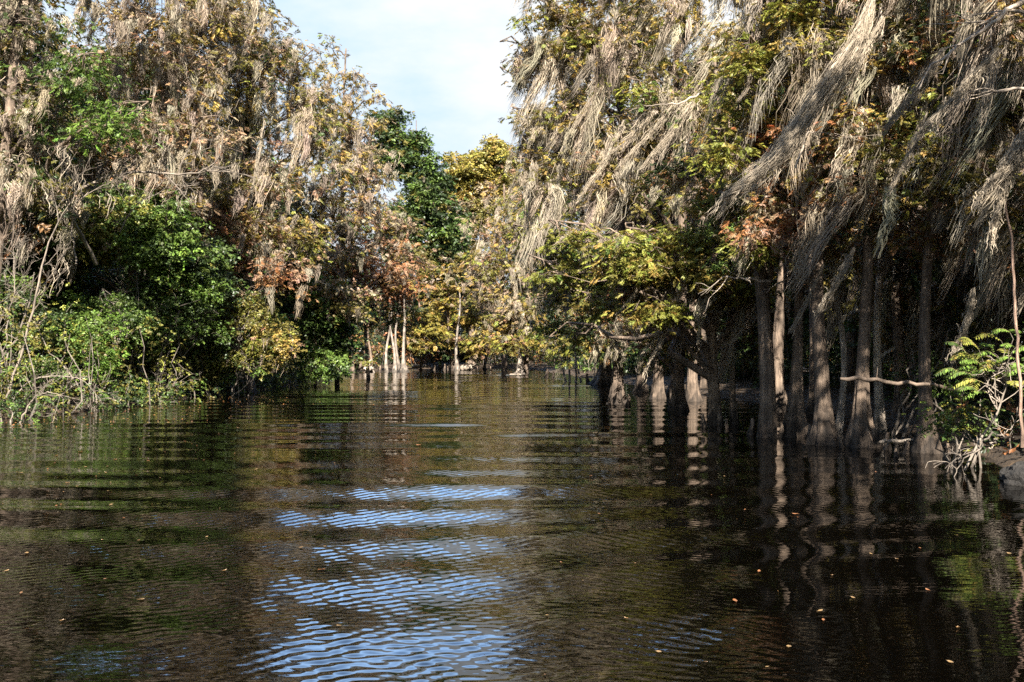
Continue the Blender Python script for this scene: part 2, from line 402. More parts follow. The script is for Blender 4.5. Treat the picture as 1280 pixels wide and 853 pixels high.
cam = bpy.data.cameras.new('camera'); cam.lens = 35; cam.sensor_width = 36; cam.clip_end = 3000; cam.clip_start = .1
co = bpy.data.objects.new('camera', cam); COL.objects.link(co); co.location = (0, 0, CAMH)
co.rotation_euler = (math.radians(90) + math.atan((HORIZ - 426.5) / F), 0, 0); sc.camera = co
vs = sc.view_settings; vs.view_transform = 'Standard'; vs.look = 'None'; vs.gamma = 1; vs.exposure = 1.85; vs.use_curve_mapping = False
cy = sc.cycles; cy.max_bounces = 5; cy.diffuse_bounces = 2; cy.glossy_bounces = 3; cy.transmission_bounces = 2; cy.transparent_max_bounces = 4
cy.caustics_reflective = False; cy.caustics_refractive = False; cy.use_denoising = False; cy.sample_clamp_indirect = 3

# ------------------------------------------------------------------ ground and water
CH = np.array([(-16, -60), (-15.5, 0), (-15, 18), (-14.9, 29), (-13.8, 40), (-13.6, 48), (-12.4, 56), (-13.5, 68), (-15.5, 84), (-15.3, 96), (-11.5, 106),
               (-6, 110), (0, 109), (2.5, 100), (4, 88), (5.2, 74), (7, 60), (8.5, 48), (9.5, 38), (10.5, 30), (9.4, 22.5), (8.6, 18.2), (8.3, 15), (9.6, 11), (10.5, 0), (11, -60)], float)
def channel_dist(x, y):
    """signed distance to the water's edge, positive on land"""
    sh = x.shape; p = np.stack([x.ravel(), y.ravel()], 1)
    d = np.full(len(p), 1e9); ins = np.zeros(len(p), bool)
    for a, b in zip(CH, np.roll(CH, -1, 0)):
        ab = b - a; t = np.clip(((p - a) @ ab) / (ab @ ab), 0, 1)
        d = np.minimum(d, np.linalg.norm(p - a - t[:, None] * ab, axis=1))
        cr = ((a[1] > p[:, 1]) != (b[1] > p[:, 1]))
        with np.errstate(divide='ignore', invalid='ignore'):
            xi = (b[0] - a[0]) * (p[:, 1] - a[1]) / (b[1] - a[1]) + a[0]
        ins ^= cr & (p[:, 0] < xi)
    return np.where(ins, -d, d).reshape(sh)
def ground_z(x, y):
    d = channel_dist(x, y) + .5 * np.sin(x * 1.3 + .7 * y) * np.sin(.9 * y - .4 * x)
    z = np.where(d < 0, np.maximum(d * .8, -1.6), .42 * (1 - np.exp(-np.maximum(d, 0) * .9)))
    z = z + np.where(d > 0, np.minimum(d, 1) * (.08 * np.sin(2.1 * x + y) * np.cos(1.7 * y - .6 * x) + .05 * np.sin(5.3 * x) * np.sin(4.7 * y)), 0)
    return z
def gz(x, y): return float(ground_z(np.array([float(x)]), np.array([float(y)]))[0])

gx = np.concatenate([-np.geomspace(900, 32, 26), np.arange(-30, 30.1, .5), np.geomspace(32, 900, 26)])
gy = np.concatenate([-np.geomspace(900, 42, 20), np.arange(-40, 8, 2), np.arange(8, 66, .5), np.arange(66, 126, 1), np.geomspace(128, 1500, 26)])
X, Y = np.meshgrid(gx, gy); Z = ground_z(X, Y)
b = Buf(); idx = np.arange(X.size).reshape(X.shape)
b.add(np.stack([X, Y, Z], -1), quads=np.stack([idx[:-1, :-1], idx[:-1, 1:], idx[1:, 1:], idx[1:, :-1]], -1))
m, nt, out = mat_new('swamp_soil'); N, L = nt.nodes, nt.links
tc = N.new('ShaderNodeTexCoord'); n1 = N.new('ShaderNodeTexNoise'); n1.inputs['Scale'].default_value = 1.7; n1.inputs['Detail'].default_value = 8; n1.inputs['Roughness'].default_value = .7
L.new(tc.outputs['Object'], n1.inputs['Vector'])
cr = N.new('ShaderNodeValToRGB'); e = cr.color_ramp.elements; e[0].position = .3; e[0].color = (.022, .016, .010, 1); e[1].position = .75; e[1].color = (.12, .075, .038, 1)
k = e.new(.52); k.color = (.055, .036, .02, 1)
L.new(n1.outputs[0], cr.inputs[0]); p = N.new('ShaderNodeBsdfPrincipled'); p.inputs['Roughness'].default_value = .95; L.new(cr.outputs[0], p.inputs['Base Color'])
n2 = N.new('ShaderNodeTexNoise'); n2.inputs['Scale'].default_value = 14; n2.inputs['Detail'].default_value = 6; L.new(tc.outputs['Object'], n2.inputs['Vector'])
bp = N.new('ShaderNodeBump'); bp.inputs['Strength'].default_value = .8; bp.inputs['Distance'].default_value = .08; L.new(n2.outputs[0], bp.inputs['Height']); L.new(bp.outputs[0], p.inputs['Normal'])
L.new(p.outputs[0], out.inputs[0])
g = b.build('ground', m, None, (0, 0, 0), True); g['kind'] = 'structure'

wr = np.random.default_rng(3)
def smooth(a, b, x): t = np.clip((x - a) / (b - a), 0, 1); return t * t * (3 - 2 * t)
PATCH = [(wr.uniform(-.35, .35), wr.uniform(-.3, .3), wr.uniform(0, 6.28)) for _ in range(7)]
CAPS = {-1: [], 1: []}
for sgn in (-1, 1):
    for _ in range(9):
        lam = wr.uniform(.065, .155); th = wr.normal(math.radians(30), .40)
        CAPS[sgn].append((2 * math.pi / lam, th, wr.uniform(0, 6.28), lam))
SWELL = [(wr.uniform(1.2, 2.3), wr.normal(0, .05), wr.uniform(0, 6.28), wr.uniform(.5, 1)) for _ in range(6)]
MID = [(wr.uniform(1.7, 3.6), wr.normal(0, .04), wr.uniform(0, 6.28), wr.uniform(.5, 1)) for _ in range(4)]
FAR = [(wr.uniform(.7, 2.4), wr.normal(0, .10), wr.uniform(0, 6.28), wr.uniform(.4, 1)) for _ in range(10)]
def wave_z(x, y):
    z = np.zeros_like(x)
    yy = y - .16 * x * (1 - smooth(6, 15, y)) + .25 * np.sin(.35 * x + .2 * y)
    env = .2 + .8 * np.exp(-((x + 1.0) / 6.5) ** 2)
    gate = .72 + .28 * np.sin(y * .55 + .06 * x + 1.2)
    for lam, th, ph, a in SWELL:
        z += a * .011 * lam * env * gate * np.sin(2 * math.pi / lam * (yy * math.cos(th) + x * math.sin(th)) + ph)
    for lam, th, ph, a in MID:
        z += a * .0068 * lam * smooth(9, 15, y) * smooth(48, 30, y) * np.exp(-((x + .5) / 5.5) ** 2) * np.sin(2 * math.pi / lam * (y * math.cos(th) + x * math.sin(th) + .2 * np.sin(.5 * x)) + ph)
    for lam, th, ph, a in FAR:
        z += a * .0034 * lam * smooth(11, 24, y) * (.5 + .5 * np.sin(.31 * y + .11 * x + 2))  * np.sin(2 * math.pi / lam * (y * math.cos(th) + x * math.sin(th)) + ph)
    pt = np.zeros_like(x)
    for kx, ky, ph in PATCH: pt += np.sin(kx * 3 * x + ky * 3 * y + ph)
    patch = smooth(-2.2, 1.6, pt + 1.2)
    for sgn in (-1, 1):
        wgt = smooth(-.6, .9, -sgn * (x - .4)) * patch
        amp = (.4 + .6 * np.exp(-((x + 1.0) / 3.6) ** 2)) * smooth(26, 15, y)
        s = np.zeros_like(x)
        for kk, th, ph, lam in CAPS[sgn]:
            s += lam * np.sin(kk * (y * math.cos(th) + sgn * x * math.sin(th) * -1) + ph + 1.1 * np.sin(1.3 * x + .8 * y + ph) + .7 * np.sin(2.9 * y - 1.7 * x + 2 * ph))
        z += s * .0066 * wgt * amp
    return z
ys = [-30, -15, -6, 0, 2.5, 4.2]
while ys[-1] < 116: ys.append(ys[-1] + max(.0145, .0029 * ys[-1]))
ys = np.array(ys)
xs = np.concatenate([np.linspace(-21, -7.2, 70), np.linspace(-7, 7, 500), np.linspace(7.2, 14, 36)])
X, Y = np.meshgrid(xs, ys); Z = wave_z(X, Y)
b = Buf(); idx = np.arange(X.size).reshape(X.shape)
b.add(np.stack([X, Y, Z], -1), quads=np.stack([idx[:-1, :-1], idx[:-1, 1:], idx[1:, 1:], idx[1:, :-1]], -1))
m, nt, out = mat_new('dark_river_water'); N, L = nt.nodes, nt.links
p = N.new('ShaderNodeBsdfPrincipled'); p.inputs['Base Color'].default_value = (.0010, .0008, .0005, 1); p.inputs['Roughness'].default_value = .012; p.inputs['IOR'].default_value = 1.333
tc = N.new('ShaderNodeTexCoord'); mp = N.new('ShaderNodeMapping'); mp.inputs['Scale'].default_value = (2.2, 7.5, 1); L.new(tc.outputs['Object'], mp.inputs[0])
n1 = N.new('ShaderNodeTexNoise'); n1.inputs['Scale'].default_value = 1.5; n1.inputs['Detail'].default_value = 2; n1.inputs['Roughness'].default_value = .5; L.new(mp.outputs[0], n1.inputs['Vector'])
bp = N.new('ShaderNodeBump'); bp.inputs['Strength'].default_value = .11; bp.inputs['Distance'].default_value = .02; L.new(n1.outputs[0], bp.inputs['Height']); L.new(bp.outputs[0], p.inputs['Normal'])
L.new(p.outputs[0], out.inputs[0])
wob = b.build('water', m, None, (0, 0, 0), True); wob['kind'] = 'structure'

# ------------------------------------------------------------------ trees of the left bank
WL = (-.10, -.05, 0)
def base_at(px, d): x = (px - 640) / F * d; return np.array([x, d, min(gz(x, d), .3) - .35])
def top_at(px, py, d): return at(px, py, d)
GL = 'moss draped trees on the left bank'

def ltree(label, px, d, tpx, tpy, r0, lobes, **kw):
    kw.setdefault('cat', 'tree'); kw.setdefault('name', 'cypress_tree')
    return tree(kw.pop('name'), label, kw.pop('cat'), base_at(px, d), top_at(tpx, tpy, d), r0, lobes, d, kw.pop('wind', WL), **kw)

ltree('pale twiggy tree with grey green leaves and thin moss at the far left edge', -10, 34, 20, -190, .26, [
    (20, 20, 80, 60, 0, 'grayolive', .45, 1.1, .8), (70, 130, 70, 60, -1, 'grayolive', .5, 1.0, .8), (-55, 90, 70, 110, 0, 'grayolive', .6, 1.0, .9),
    (100, 95, 50, 40, -2, 'green', .8, .3, .6), (145, 160, 42, 38, -2, 'brightgreen', .8, .2, .5), (20, -90, 110, 70, 0, 'grayolive', .6, 1, 1), (15, 215, 55, 40, -1, 'grayolive', .4, 1.3, 1.2),
    (60, 250, 40, 30, -1, 'mossdark', .4, 1.4, 1.2), (-60, 300, 60, 80, 1, 'green', .8, .6, .8), (150, -60, 70, 50, 1, 'olivemoss', .6, .9, .9)], group=GL, mosscol=MOSS * 1.03, flare=.5)
ltree('tall gold and grey cypress heavy with hanging moss, second tree on the left bank', 190, 42, 215, -210, .34, [
    (165, 20, 75, 55, 0, 'goldmoss', .7, 1.2, 1.5), (225, 85, 80, 60, -2, 'goldmoss', .7, 1.3, 1.7), (255, 165, 70, 50, -2.5, 'rustmoss', .7, 1.2, 1.5), (190, 190, 55, 45, -2, 'rustmoss', .6, 1.2, 1.4),
    (210, -70, 130, 70, 0, 'goldmoss', .7, 1.1, 1.5), (130, 90, 40, 40, 0, 'goldmoss', .5, 1, 1.2), (270, 20, 50, 50, -1, 'goldmoss', .6, 1.2, 1.6), (300, 105, 60, 60, 4, 'olivemoss', .9, .6, 1.2), (255, 60, 70, 60, 5, 'goldmoss', .8, .7, 1.2), (235, 240, 45, 30, -2, 'rustmoss', .7, .9, 1)],
    group=GL, hero=[([(230, 60), (222, 110), (216, 165)], 39, .22, .05, 110), ([(330, 150), (322, 200), (312, 255)], 41, .25, .05, 100), ([(175, 60), (170, 110), (168, 150)], 40, .2, .04, 90)])
ltree('broad gold topped cypress trailing long grey moss, in the middle of the left bank', 305, 48, 315, -160, .36, [
    (300, 25, 60, 45, 0, 'goldmoss', .7, 1.2, 1.6), (345, 75, 50, 40, -1, 'goldmoss', .8, 1.1, 1.5), (310, 150, 65, 50, -2, 'moss', .6, 1.4, 1.8), (335, 225, 60, 40, -2.5, 'rustmoss', .6, 1.3, 1.7),
    (382, 78, 22, 16, 0, 'gold', .9, .6, .8), (300, -60, 60, 60, 0, 'goldmoss', .8, 1, 1.4), (380, 135, 40, 45, -1, 'moss', .6, 1.3, 1.6), (285, 215, 45, 40, -2, 'rustmoss', .7, 1, 1.3), (390, 190, 40, 40, -1, 'olivemoss', .7, 1, 1.3)],
    group=GL, hero=[([(375, 140), (370, 180), (362, 215)], 46, .28, .06, 110), ([(345, 60), (335, 120), (338, 165)], 46, .25, .05, 100)])
ltree('slender thin crowned cypress with sparse gold top against the sky', 420, 58, 432, 60, .15, [
    (428, 92, 26, 18, 0, 'gold', .6, .4, .7), (440, 118, 28, 24, 0, 'thin', .45, .7, .9), (405, 150, 50, 45, -1, 'moss', .6, 1.3, 1.6), (452, 175, 36, 42, 0, 'pinkmoss', .6, 1.2, 1.4), (400, 250, 55, 45, -3, 'olivemoss', .8, .9, 1.3),
    (462, 235, 38, 45, -1, 'pinkmoss', .7, 1.1, 1.3), (415, 60, 12, 10, 0, 'gold', .4, .2, .5), (470, 125, 10, 12, 0, 'thin', .3, .5, .6), (430, 205, 45, 36, -1, 'pinkmoss', .8, 1.1, 1.3), (385, 300, 42, 36, -3, 'olivemoss', .9, .8, 1.2), (432, 290, 36, 34, -1, 'goldmoss', .9, .7, 1.2)], group=GL)
ltree('dark green broadleaf oak rising against the sky behind the pink grey moss', 526, 101, 520, 150, .14, [
    (487, 158, 26, 24, 0, 'darkgreen', .9, .1, .6), (512, 200, 28, 32, 0, 'darkgreen', 1.0, .1, .6), (533, 250, 32, 42, 0, 'darkgreen', 1.0, .15, .8), (548, 225, 16, 22, 1, 'darkgreen', .8, 0, .5), (505, 290, 40, 45, 0, 'darkgreen', 1.0, .2, .8),
    (558, 300, 26, 55, 1, 'darkgreen', 1.0, .1, .6), (520, 175, 14, 14, 0, 'green', .8, 0, .5), (478, 195, 18, 24, 0, 'darkgreen', .9, .2, .6)], kind='broad', name='oak_tree', group=GL, size=1.2, cs=.8)
ltree('rust brown cypress leaning out over the water beyond the bushes', 462, 68, 455, 235, .13, [
    (440, 318, 60, 36, 0, 'rust', 1, .4, .8), (486, 350, 46, 32, -1, 'rust', 1, .5, .8), (412, 350, 50, 44, 0, 'darkolive', 1, .3, .7), (455, 390, 45, 24, 0, 'darkolive', 1, .3, .7), (515, 330, 22, 30, 2, 'rustmoss', .9, .6, .9), (488, 285, 36, 32, 1, 'rustmoss', .8, .8, 1.1), (450, 268, 45, 26, 0, 'rustmoss', .7, .8, 1.1), (500, 385, 30, 22, 0, 'darkolive', .8, .3, .7)], group=GL)
ltree('rust orange cypress with drooping dead foliage beside the golden shrub', 285, 46, 295, 190, .24, [
    (265, 285, 50, 30, -2, 'rust', .8, .7, .9), (345, 343, 38, 22, -4, 'rust', .8, .8, .8), (320, 290, 44, 30, -2, 'rustmoss', .95, .9, 1.2), (300, 245, 54, 30, -1, 'rustmoss', .9, 1.0, 1.3), (375, 300, 36, 34, -1, 'olivegold', 1, .6, 1), (300, 330, 40, 24, -1, 'rust', .9, .6, .9), (230, 320, 34, 26, -1, 'olive', .9, .4, .8)], group=GL)
ltree('dense dark green tree standing behind the bright bushes near the left edge', 165, 41, 165, 225, .25, [
    (130, 285, 65, 42, -2, 'olive', 1.0, .2, .6), (205, 305, 55, 48, -2, 'green', 1.0, .1, .6), (60, 320, 55, 60, -1, 'darkgreen', 1, .1, .6), (245, 345, 45, 50, 0, 'darkgreen', 1, .15, .6), (165, 250, 45, 25, -1, 'green', .9, .3, .8)], kind='broad', name='broadleaf_tree', group=GL, size=1.25, cs=.9)
ltree('dark green tree shading the water between the golden shrub and the pale trunks', 395, 56, 395, 300, .14, [
    (385, 405, 40, 50, 0, 'green', 1.0, .2, .7), (425, 420, 30, 40, 1, 'darkgreen', 1.0, .1, .6), (408, 455, 26, 18, -1, 'green', 1, 0, .5), (365, 345, 40, 36, 1, 'olivegold', 1, .4, .8), (345, 385, 36, 30, 0, 'darkolive', 1, .3, .7), (425, 375, 34, 24, 0, 'rustmoss', .9, .5, .8)], kind='broad', name='broadleaf_tree', group=GL, size=1.3, cs=.9)

def shrub(label, px, d, lobes, stems=9, wind=WL, group=None, name='shrub', cs=.7, size=1.0, spread=.55, per=130):
    bt, bf, bm = Buf(), Buf(), Buf()
    b0 = base_at(px, d); b0[2] += .15
    br = branching(b0, (0, -.1, 1), 2.2, .05, 2, (2, 4), .5)
    for i, lb in enumerate(lobes):
        x, y, rx, ry, dd, pal, ldn, md, ml = lb
        c = at(x, y, d + dd); r = np.array([rx, (rx + ry) / 2, ry]) * d / F
        k = max(2, stems // len(lobes) + 1)
        A = b0 + rng.normal(0, 1, (k, 3)) * [spread, spread * .6, 0]
        B = c + rng.normal(0, .5, (k, 3)) * r
        tw = twig_curves(A, B, 8, .08, .03)
        tubes(bt, tw, np.linspace(.035, .01, 8)[None] * U(.6, 1.3, (k, 1)), 4, BARKP * U(.3, .6, (k, 1)))
        cr0 = .34 * cs * (1 + .006 * d)
        n = int(1.3 * ldn * (r[0] * r[2] + r[0] * r[1] + r[1] * r[2]) / cr0 ** 2) + 4
        u = norm(rng.normal(0, 1, (n, 3))) * (rng.random((n, 1)) ** .4) * U(.8, 1.15, (n, 1)); f = U(0, 6.28, 2); u = u * (1 + .3 * np.sin(4.2 * u[:, :1] + f[0]) * np.sin(4.7 * u[:, 2:] + f[1])); C = c + u * r
        C[:, 2] = np.maximum(C[:, 2], .12)
        t2 = twig_curves(tw[rng.integers(0, k, n), rng.integers(4, 8, n)], C, 5, .05, .05)
        tubes(bt, t2, np.linspace(.014, .004, 5)[None] * U(.7, 1.5, (n, 1)), 3, BARKP * U(.3, .55, (n, 1)))
        foliage(bf, C, cr0 * U(.6, 1.4, n), per, pal, d, 'broad', .75, size * .8)
        if md > 0:
            k2 = rng.random(n) < md; beards(bm, C[k2], ml * U(.4, 1.2, k2.sum()), 8, .12, wind, MOSSP * U(.6, 1.1, (k2.sum(), 1)), .012)
    o = thing(name, label, 'shrub', (b0[0], b0[1], 0), group)
    org = (b0[0], b0[1], 0)
    bt.build('stems', M_DEAD, o, org); bf.build('foliage', M_BROAD, o, org)
    h = bm.build('hanging_moss', M_MOSS, o, org)
    if h: h['kind'] = 'stuff'
    return o
GS = 'bushes along the left bank'
shrub('bright green bush hanging low over the water below the dark tree', 118, 36, [(118, 425, 34, 34, 0, 'brightgreen', .9, 0, .5), (125, 460, 18, 20, -.5, 'brightgreen', .8, 0, .5), (85, 415, 45, 40, 1, 'green', .9, .1, .5), (150, 400, 40, 35, 1.5, 'green', .9, 0, .5)], group=GS)
shrub('broad mid green bush with glossy leaves in the middle of the left bank', 200, 40, [(210, 375, 52, 32, 0, 'green', 1, 0, .5), (175, 395, 45, 40, .5, 'green', 1, 0, .5), (235, 400, 45, 40, .5, 'green', .9, 0, .5), (190, 445, 45, 28, 1, 'darkgreen', .8, 0, .4), (245, 360, 30, 22, 0, 'brightgreen', .8, 0, .5)], group=GS)
shrub('olive and gold shrub arching over the water at the point of the left bank', 285, 44, [(262, 455, 50, 28, -.5, 'olive', 1, .1, .5), (305, 405, 50, 36, -1, 'olive', 1, .15, .6), (345, 430, 28, 28, -1.5, 'olivegold', .9, .3, .6), (290, 375, 28, 18, -.5, 'rustmoss', .8, .2, .6), (320, 445, 30, 22, -1.5, 'olive', .8, .2, .6), (255, 415, 40, 35, .5, 'olive', .9, .1, .5)], group=GS)
shrub('shaded dark bush of tangled stems at the lower left edge of the bank', 20, 33, [(20, 400, 60, 60, 1.5, 'darkgreen', .8, .1, .6), (-40, 440, 60, 50, 1, 'darkgreen', .8, .1, .6), (60, 465, 40, 22, 0, 'green', .35, .1, .5)], stems=26, group=GS, spread=1.2)
shrub('dark green bush with dead vines between the bright bush and the golden shrub', 195, 43, [(180, 350, 50, 40, 2, 'darkgreen', .9, .2, .8), (275, 340, 45, 45, 2.5, 'darkgreen', .9, .3, .8), (225, 455, 40, 22, 0, 'darkgreen', .6, 0, .4)], stems=24, group=GS, spread=1.6)

# bleached leaning tree and dead limbs on the left bank
def dead_wood(name, label, cat, path, d, r, levels=3, nb=9, Lb=1.5, up=.1, col=DEADC * .66, group=None, mossn=0, dirs=(0, -.2, .6), spread=.6):
    K = np.array([at(p[0], p[1], d + (p[2] if len(p) > 2 else 0)) for p in path]); K[0, 2] = max(K[0, 2], -.3)
    s = np.linspace(0, len(K) - 1, 20); P = np.stack([np.interp(s, np.arange(len(K)), K[:, i]) for i in range(3)], 1)
    for _ in range(4): P[1:-1] = (P[:-2] + 2 * P[1:-1] + P[2:]) / 4
    P[1:-1] += rng.normal(0, .02, P[1:-1].shape)
    bt, bbs, bm = Buf(), [], Buf()
    tubes(bt, P[None], np.linspace(r, r * .25, 20)[None], 8, col)
    tips = []
    for i in rng.integers(5, 20, nb):
        t = norm(P[min(i + 1, 19)] - P[i - 1]); D = norm(t * .6 + np.array(dirs) * U(.2, 1) + rng.normal(0, spread, 3))
        bb = Buf(); bbs.append(bb)
        for PL, RL in branching(P[i], D, Lb * U(.5, 1.2), r * .38, levels, (3, 5), .55, up):
            tubes(bb, PL, np.maximum(RL, .004), 4, col * U(.8, 1.1, (len(PL), 1))); tips.append(PL[:, 2:].reshape(-1, 3))
    if mossn:
        tp = np.concatenate(tips); A = tp[rng.integers(0, len(tp), mossn)]
        beards(bm, A, U(.2, .9, mossn), 7, .08, WL, MOSS * U(.7, 1.1, (mossn, 1)), .011)
    o = thing(name, label, cat, (P[0, 0], P[0, 1], 0), group); org = (P[0, 0], P[0, 1], 0)
    bt.build('trunk', M_DEAD, o, org, True); [q.build('branch', M_DEAD, o, org) for q in bbs]
    h = bm.build('hanging_moss', M_MOSS, o, org)
    if h: h['kind'] = 'stuff'
    return o
dead_wood('bare_tree', 'bleached bare tree leaning right out of the water at the left edge', 'dead tree', [(2, 520), (18, 470), (38, 400), (52, 340), (62, 290), (84, 262), (110, 240)], 30, .045, 3, 9, 1.3, .2, mossn=14)
dead_wood('bare_tree', 'pale bare limb spreading sideways across the green leaves, high on the left bank', 'dead tree', [(120, 330, 3), (100, 290, 2), (74, 248), (120, 222), (180, 212), (240, 222), (262, 208)], 34, .075, 3, 16, 1.5, .15, mossn=40)
dead_wood('fallen_branch', 'arching grey branch dipping into the water below the leaning bare tree', 'branch', [(15, 505), (30, 478), (70, 467), (110, 475), (128, 505)], 29.5, .02, 2, 9, .8, -.1, col=BARKP * .55)
dead_wood('fallen_branch', 'small tangle of grey twigs standing in the water at the left edge', 'branch', [(25, 530), (40, 500), (62, 488), (85, 500)], 27.5, .03, 3, 9, .7, 0)
dead_wood('fallen_branch', 'low bare branch over the water in front of the middle bush', 'branch', [(175, 500), (205, 490), (222, 478)], 39, .035, 3, 8, .9, .1)
dead_wood('fallen_branch', 'white forked twigs under the golden shrub', 'branch', [(290, 490), (300, 470), (320, 460), (338, 452)], 43, .04, 3, 9, .9, .05)
dead_wood('bare_sapling', 'thin white dead snag with two forks in front of the dark oak shade', 'dead tree', [(245, 360), (252, 320), (262, 300), (278, 322)], 43, .05, 2, 6, .8, .1)

for lab, path, d, r, nb, Lb in [('thin grey sapling tangle standing before the broad green bush', [(160, 495), (165, 440), (175, 390), (170, 350)], 39, .03, 14, 1.0), ('bundle of brown dead stems between the bright bush and the golden shrub', [(225, 490), (222, 450), (232, 410), (240, 380)], 42, .03, 16, 1.1),
                               ('leafless twiggy bush above the leaning bare tree', [(95, 330), (88, 290), (95, 250), (120, 225)], 35, .03, 16, 1.1), ('brown twiggy thicket at the left edge behind the leaning bare tree', [(10, 470), (8, 410), (20, 350), (14, 300)], 32.5, .03, 16, 1.2), ('fine bare twigs hanging between dark green leaves and rust foliage', [(150, 290), (165, 262), (185, 245), (215, 240)], 37, .025, 14, 1.0)]:
    dead_wood('bare_sapling', lab, 'dead bush', path, d, r, 3, nb, Lb, .05, BARKP * .5, spread=.8)

# ------------------------------------------------------------------ far end of the channel
WF = (-.14, -.05, 0)
GF = 'trees closing off the far end of the channel'
def ftree(*a, **k):
    k.setdefault('group', GF); return ltree(*a, wind=WF, **k)
ftree('tall yellow autumn tree rising at the far end of the channel', 590, 112, 592, 190, .3, [
    (590, 212, 36, 24, 0, 'yellow', 1, .1, .6), (618, 196, 24, 24, 0, 'yellow', .9, .2, .6), (566, 240, 22, 26, 0, 'yellow', .9, .1, .6), (600, 255, 36, 28, 0, 'goldmoss', .9, .5, 1), (632, 225, 20, 30, 0, 'gold', .8, .5, 1)], kind='broad', name='broadleaf_tree', size=1.15, cs=.75, per=170)
ftree('shaded green tree below the yellow treetop in the middle distance', 570, 110, 570, 250, .3, [
    (570, 300, 26, 40, 0, 'darkgreen', 1, .1, .7), (578, 345, 28, 40, 0, 'olivemoss', .9, .6, 1), (555, 350, 20, 40, -2, 'darkgreen', 1, .1, .6)], kind='broad', name='broadleaf_tree', size=1.15, cs=.8)
ftree('gold cypress with flat layered branches beside the pale far trunks', 566, 100, 560, 340, .22, [
    (528, 392, 26, 9, -1, 'yellow', 1, .1, .5), (558, 378, 22, 9, -1, 'gold', 1, .1, .5), (515, 430, 36, 9, -2, 'gold', 1, .2, .5), (588, 398, 22, 16, -1, 'gold', .9, .4, .7), (535, 412, 30, 8, -1, 'yellow', .9, .1, .5), (548, 360, 24, 12, 0, 'olivegold', .9, .2, .6), (575, 425, 22, 8, -1, 'olivegold', .8, .3, .6), (600, 432, 26, 12, -3, 'olivegold', .9, .5, .7), (560, 440, 40, 10, 2, 'darkolive', .9, .3, .7), (545, 335, 26, 24, 1, 'olivemoss', .9, .4, .8)], flat=.3, cs=.7)
ftree('pink grey cypress curtained with moss right of the far gold tree', 630, 94, 630, 230, .3, [
    (605, 300, 32, 34, -1, 'pinkmoss', .6, 1.3, 1.6), (640, 285, 36, 36, -1, 'pinkmoss', .6, 1.3, 1.6), (630, 345, 38, 32, -1.5, 'pinkmoss', .6, 1.3, 1.6), (600, 360, 28, 26, -1, 'rustmoss', .6, 1.2, 1.4), (640, 255, 28, 24, 0, 'goldmoss', .7, 1, 1.4)])
ftree('tan mossy cypress drooping to the water beyond the right bank', 655, 84, 668, 270, .3, [
    (665, 320, 34, 34, -1, 'pinkmoss', .6, 1.3, 1.6), (650, 385, 34, 26, -1.5, 'goldmoss', .7, 1.2, 1.5), (625, 405, 26, 18, -1, 'olivegold', .8, .8, 1), (668, 405, 30, 22, -1, 'moss', .7, 1.3, 1.5), (655, 280, 30, 26, -1, 'moss', .6, 1.3, 1.6), (640, 428, 40, 16, -2, 'olivegold', .9, .5, .8), (685, 425, 30, 18, -6, 'ygreen', .9, .5, .8), (610, 330, 30, 30, 0, 'olivegold', .8, .8, 1.2), (675, 265, 36, 40, 2, 'olivemoss', .9, .8, 1.4), (690, 330, 36, 44, 2, 'olivegold', .9, .7, 1.2), (660, 230, 26, 30, 3, 'goldmoss', .9, .8, 1.4)])
# slim pale trunks standing in the far light
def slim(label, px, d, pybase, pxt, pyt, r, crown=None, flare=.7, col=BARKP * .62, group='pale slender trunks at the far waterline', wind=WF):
    b0 = at(px, pybase, d); b0[2] = -.3
    return tree('cypress_tree', label, 'tree', b0, at(pxt, pyt, d), r, crown or [], d, wind, group=group, barkc=col * U(.8, 1.2), flare=flare * U(.8, 1.35), fh=.8, bend=U(.15, .5))
SM = lambda x, y, s=1.0, pal='goldmoss': [(x, y, 16 * s, 11 * s, 0, pal, .8, .7, .8)]
slim('leftmost pale trunk of the sunlit far cluster', 484, 92, 462, 487, 350, .13, SM(484, 350, 1.3, 'rust'))
slim('second pale trunk of the sunlit far cluster, leaning slightly left', 493, 91, 463, 488, 360, .14, SM(492, 345, 1.2, 'darkolive'))
slim('third pale trunk of the sunlit far cluster, forking upward', 500, 93, 462, 496, 330, .13, SM(500, 330, 1.2, 'rust'))
slim('brightest pale trunk with a wide swollen foot at the far waterline', 505, 92, 462, 503, 330, .15, SM(512, 325, 1.2, 'rustmoss'), 1.6)
slim('thin grey trunk left of the far cluster under rust foliage', 462, 90, 463, 465, 380, .13, SM(462, 375, 1.2, 'darkolive'), 1.4, BARK)
slim('dim trunk in shade at the bend beyond the dark tree', 440, 88, 464, 440, 380, .13, SM(440, 385, 1.3, 'darkgreen'), .8, BARK)
slim('thin straight trunk below the layered gold branches', 550, 102, 461, 550, 390, .10, SM(550, 392))
slim('pale crooked trunk between the gold tree and the mossy tree', 572, 98, 462, 573, 340, .16, SM(578, 335, 1.2), 1.2)
slim('short thin trunk right of the layered gold branches', 562, 101, 461, 563, 400, .09, SM(563, 402, .8))
slim('thin trunk at the far bank below the pink grey moss', 606, 100, 461, 604, 390, .10, SM(604, 392), .8, BARK)
slim('stout trunk with a pale flared foot under the tan moss', 648, 82, 466, 650, 390, .17, SM(650, 390, 1.2, 'moss'), 1.5)
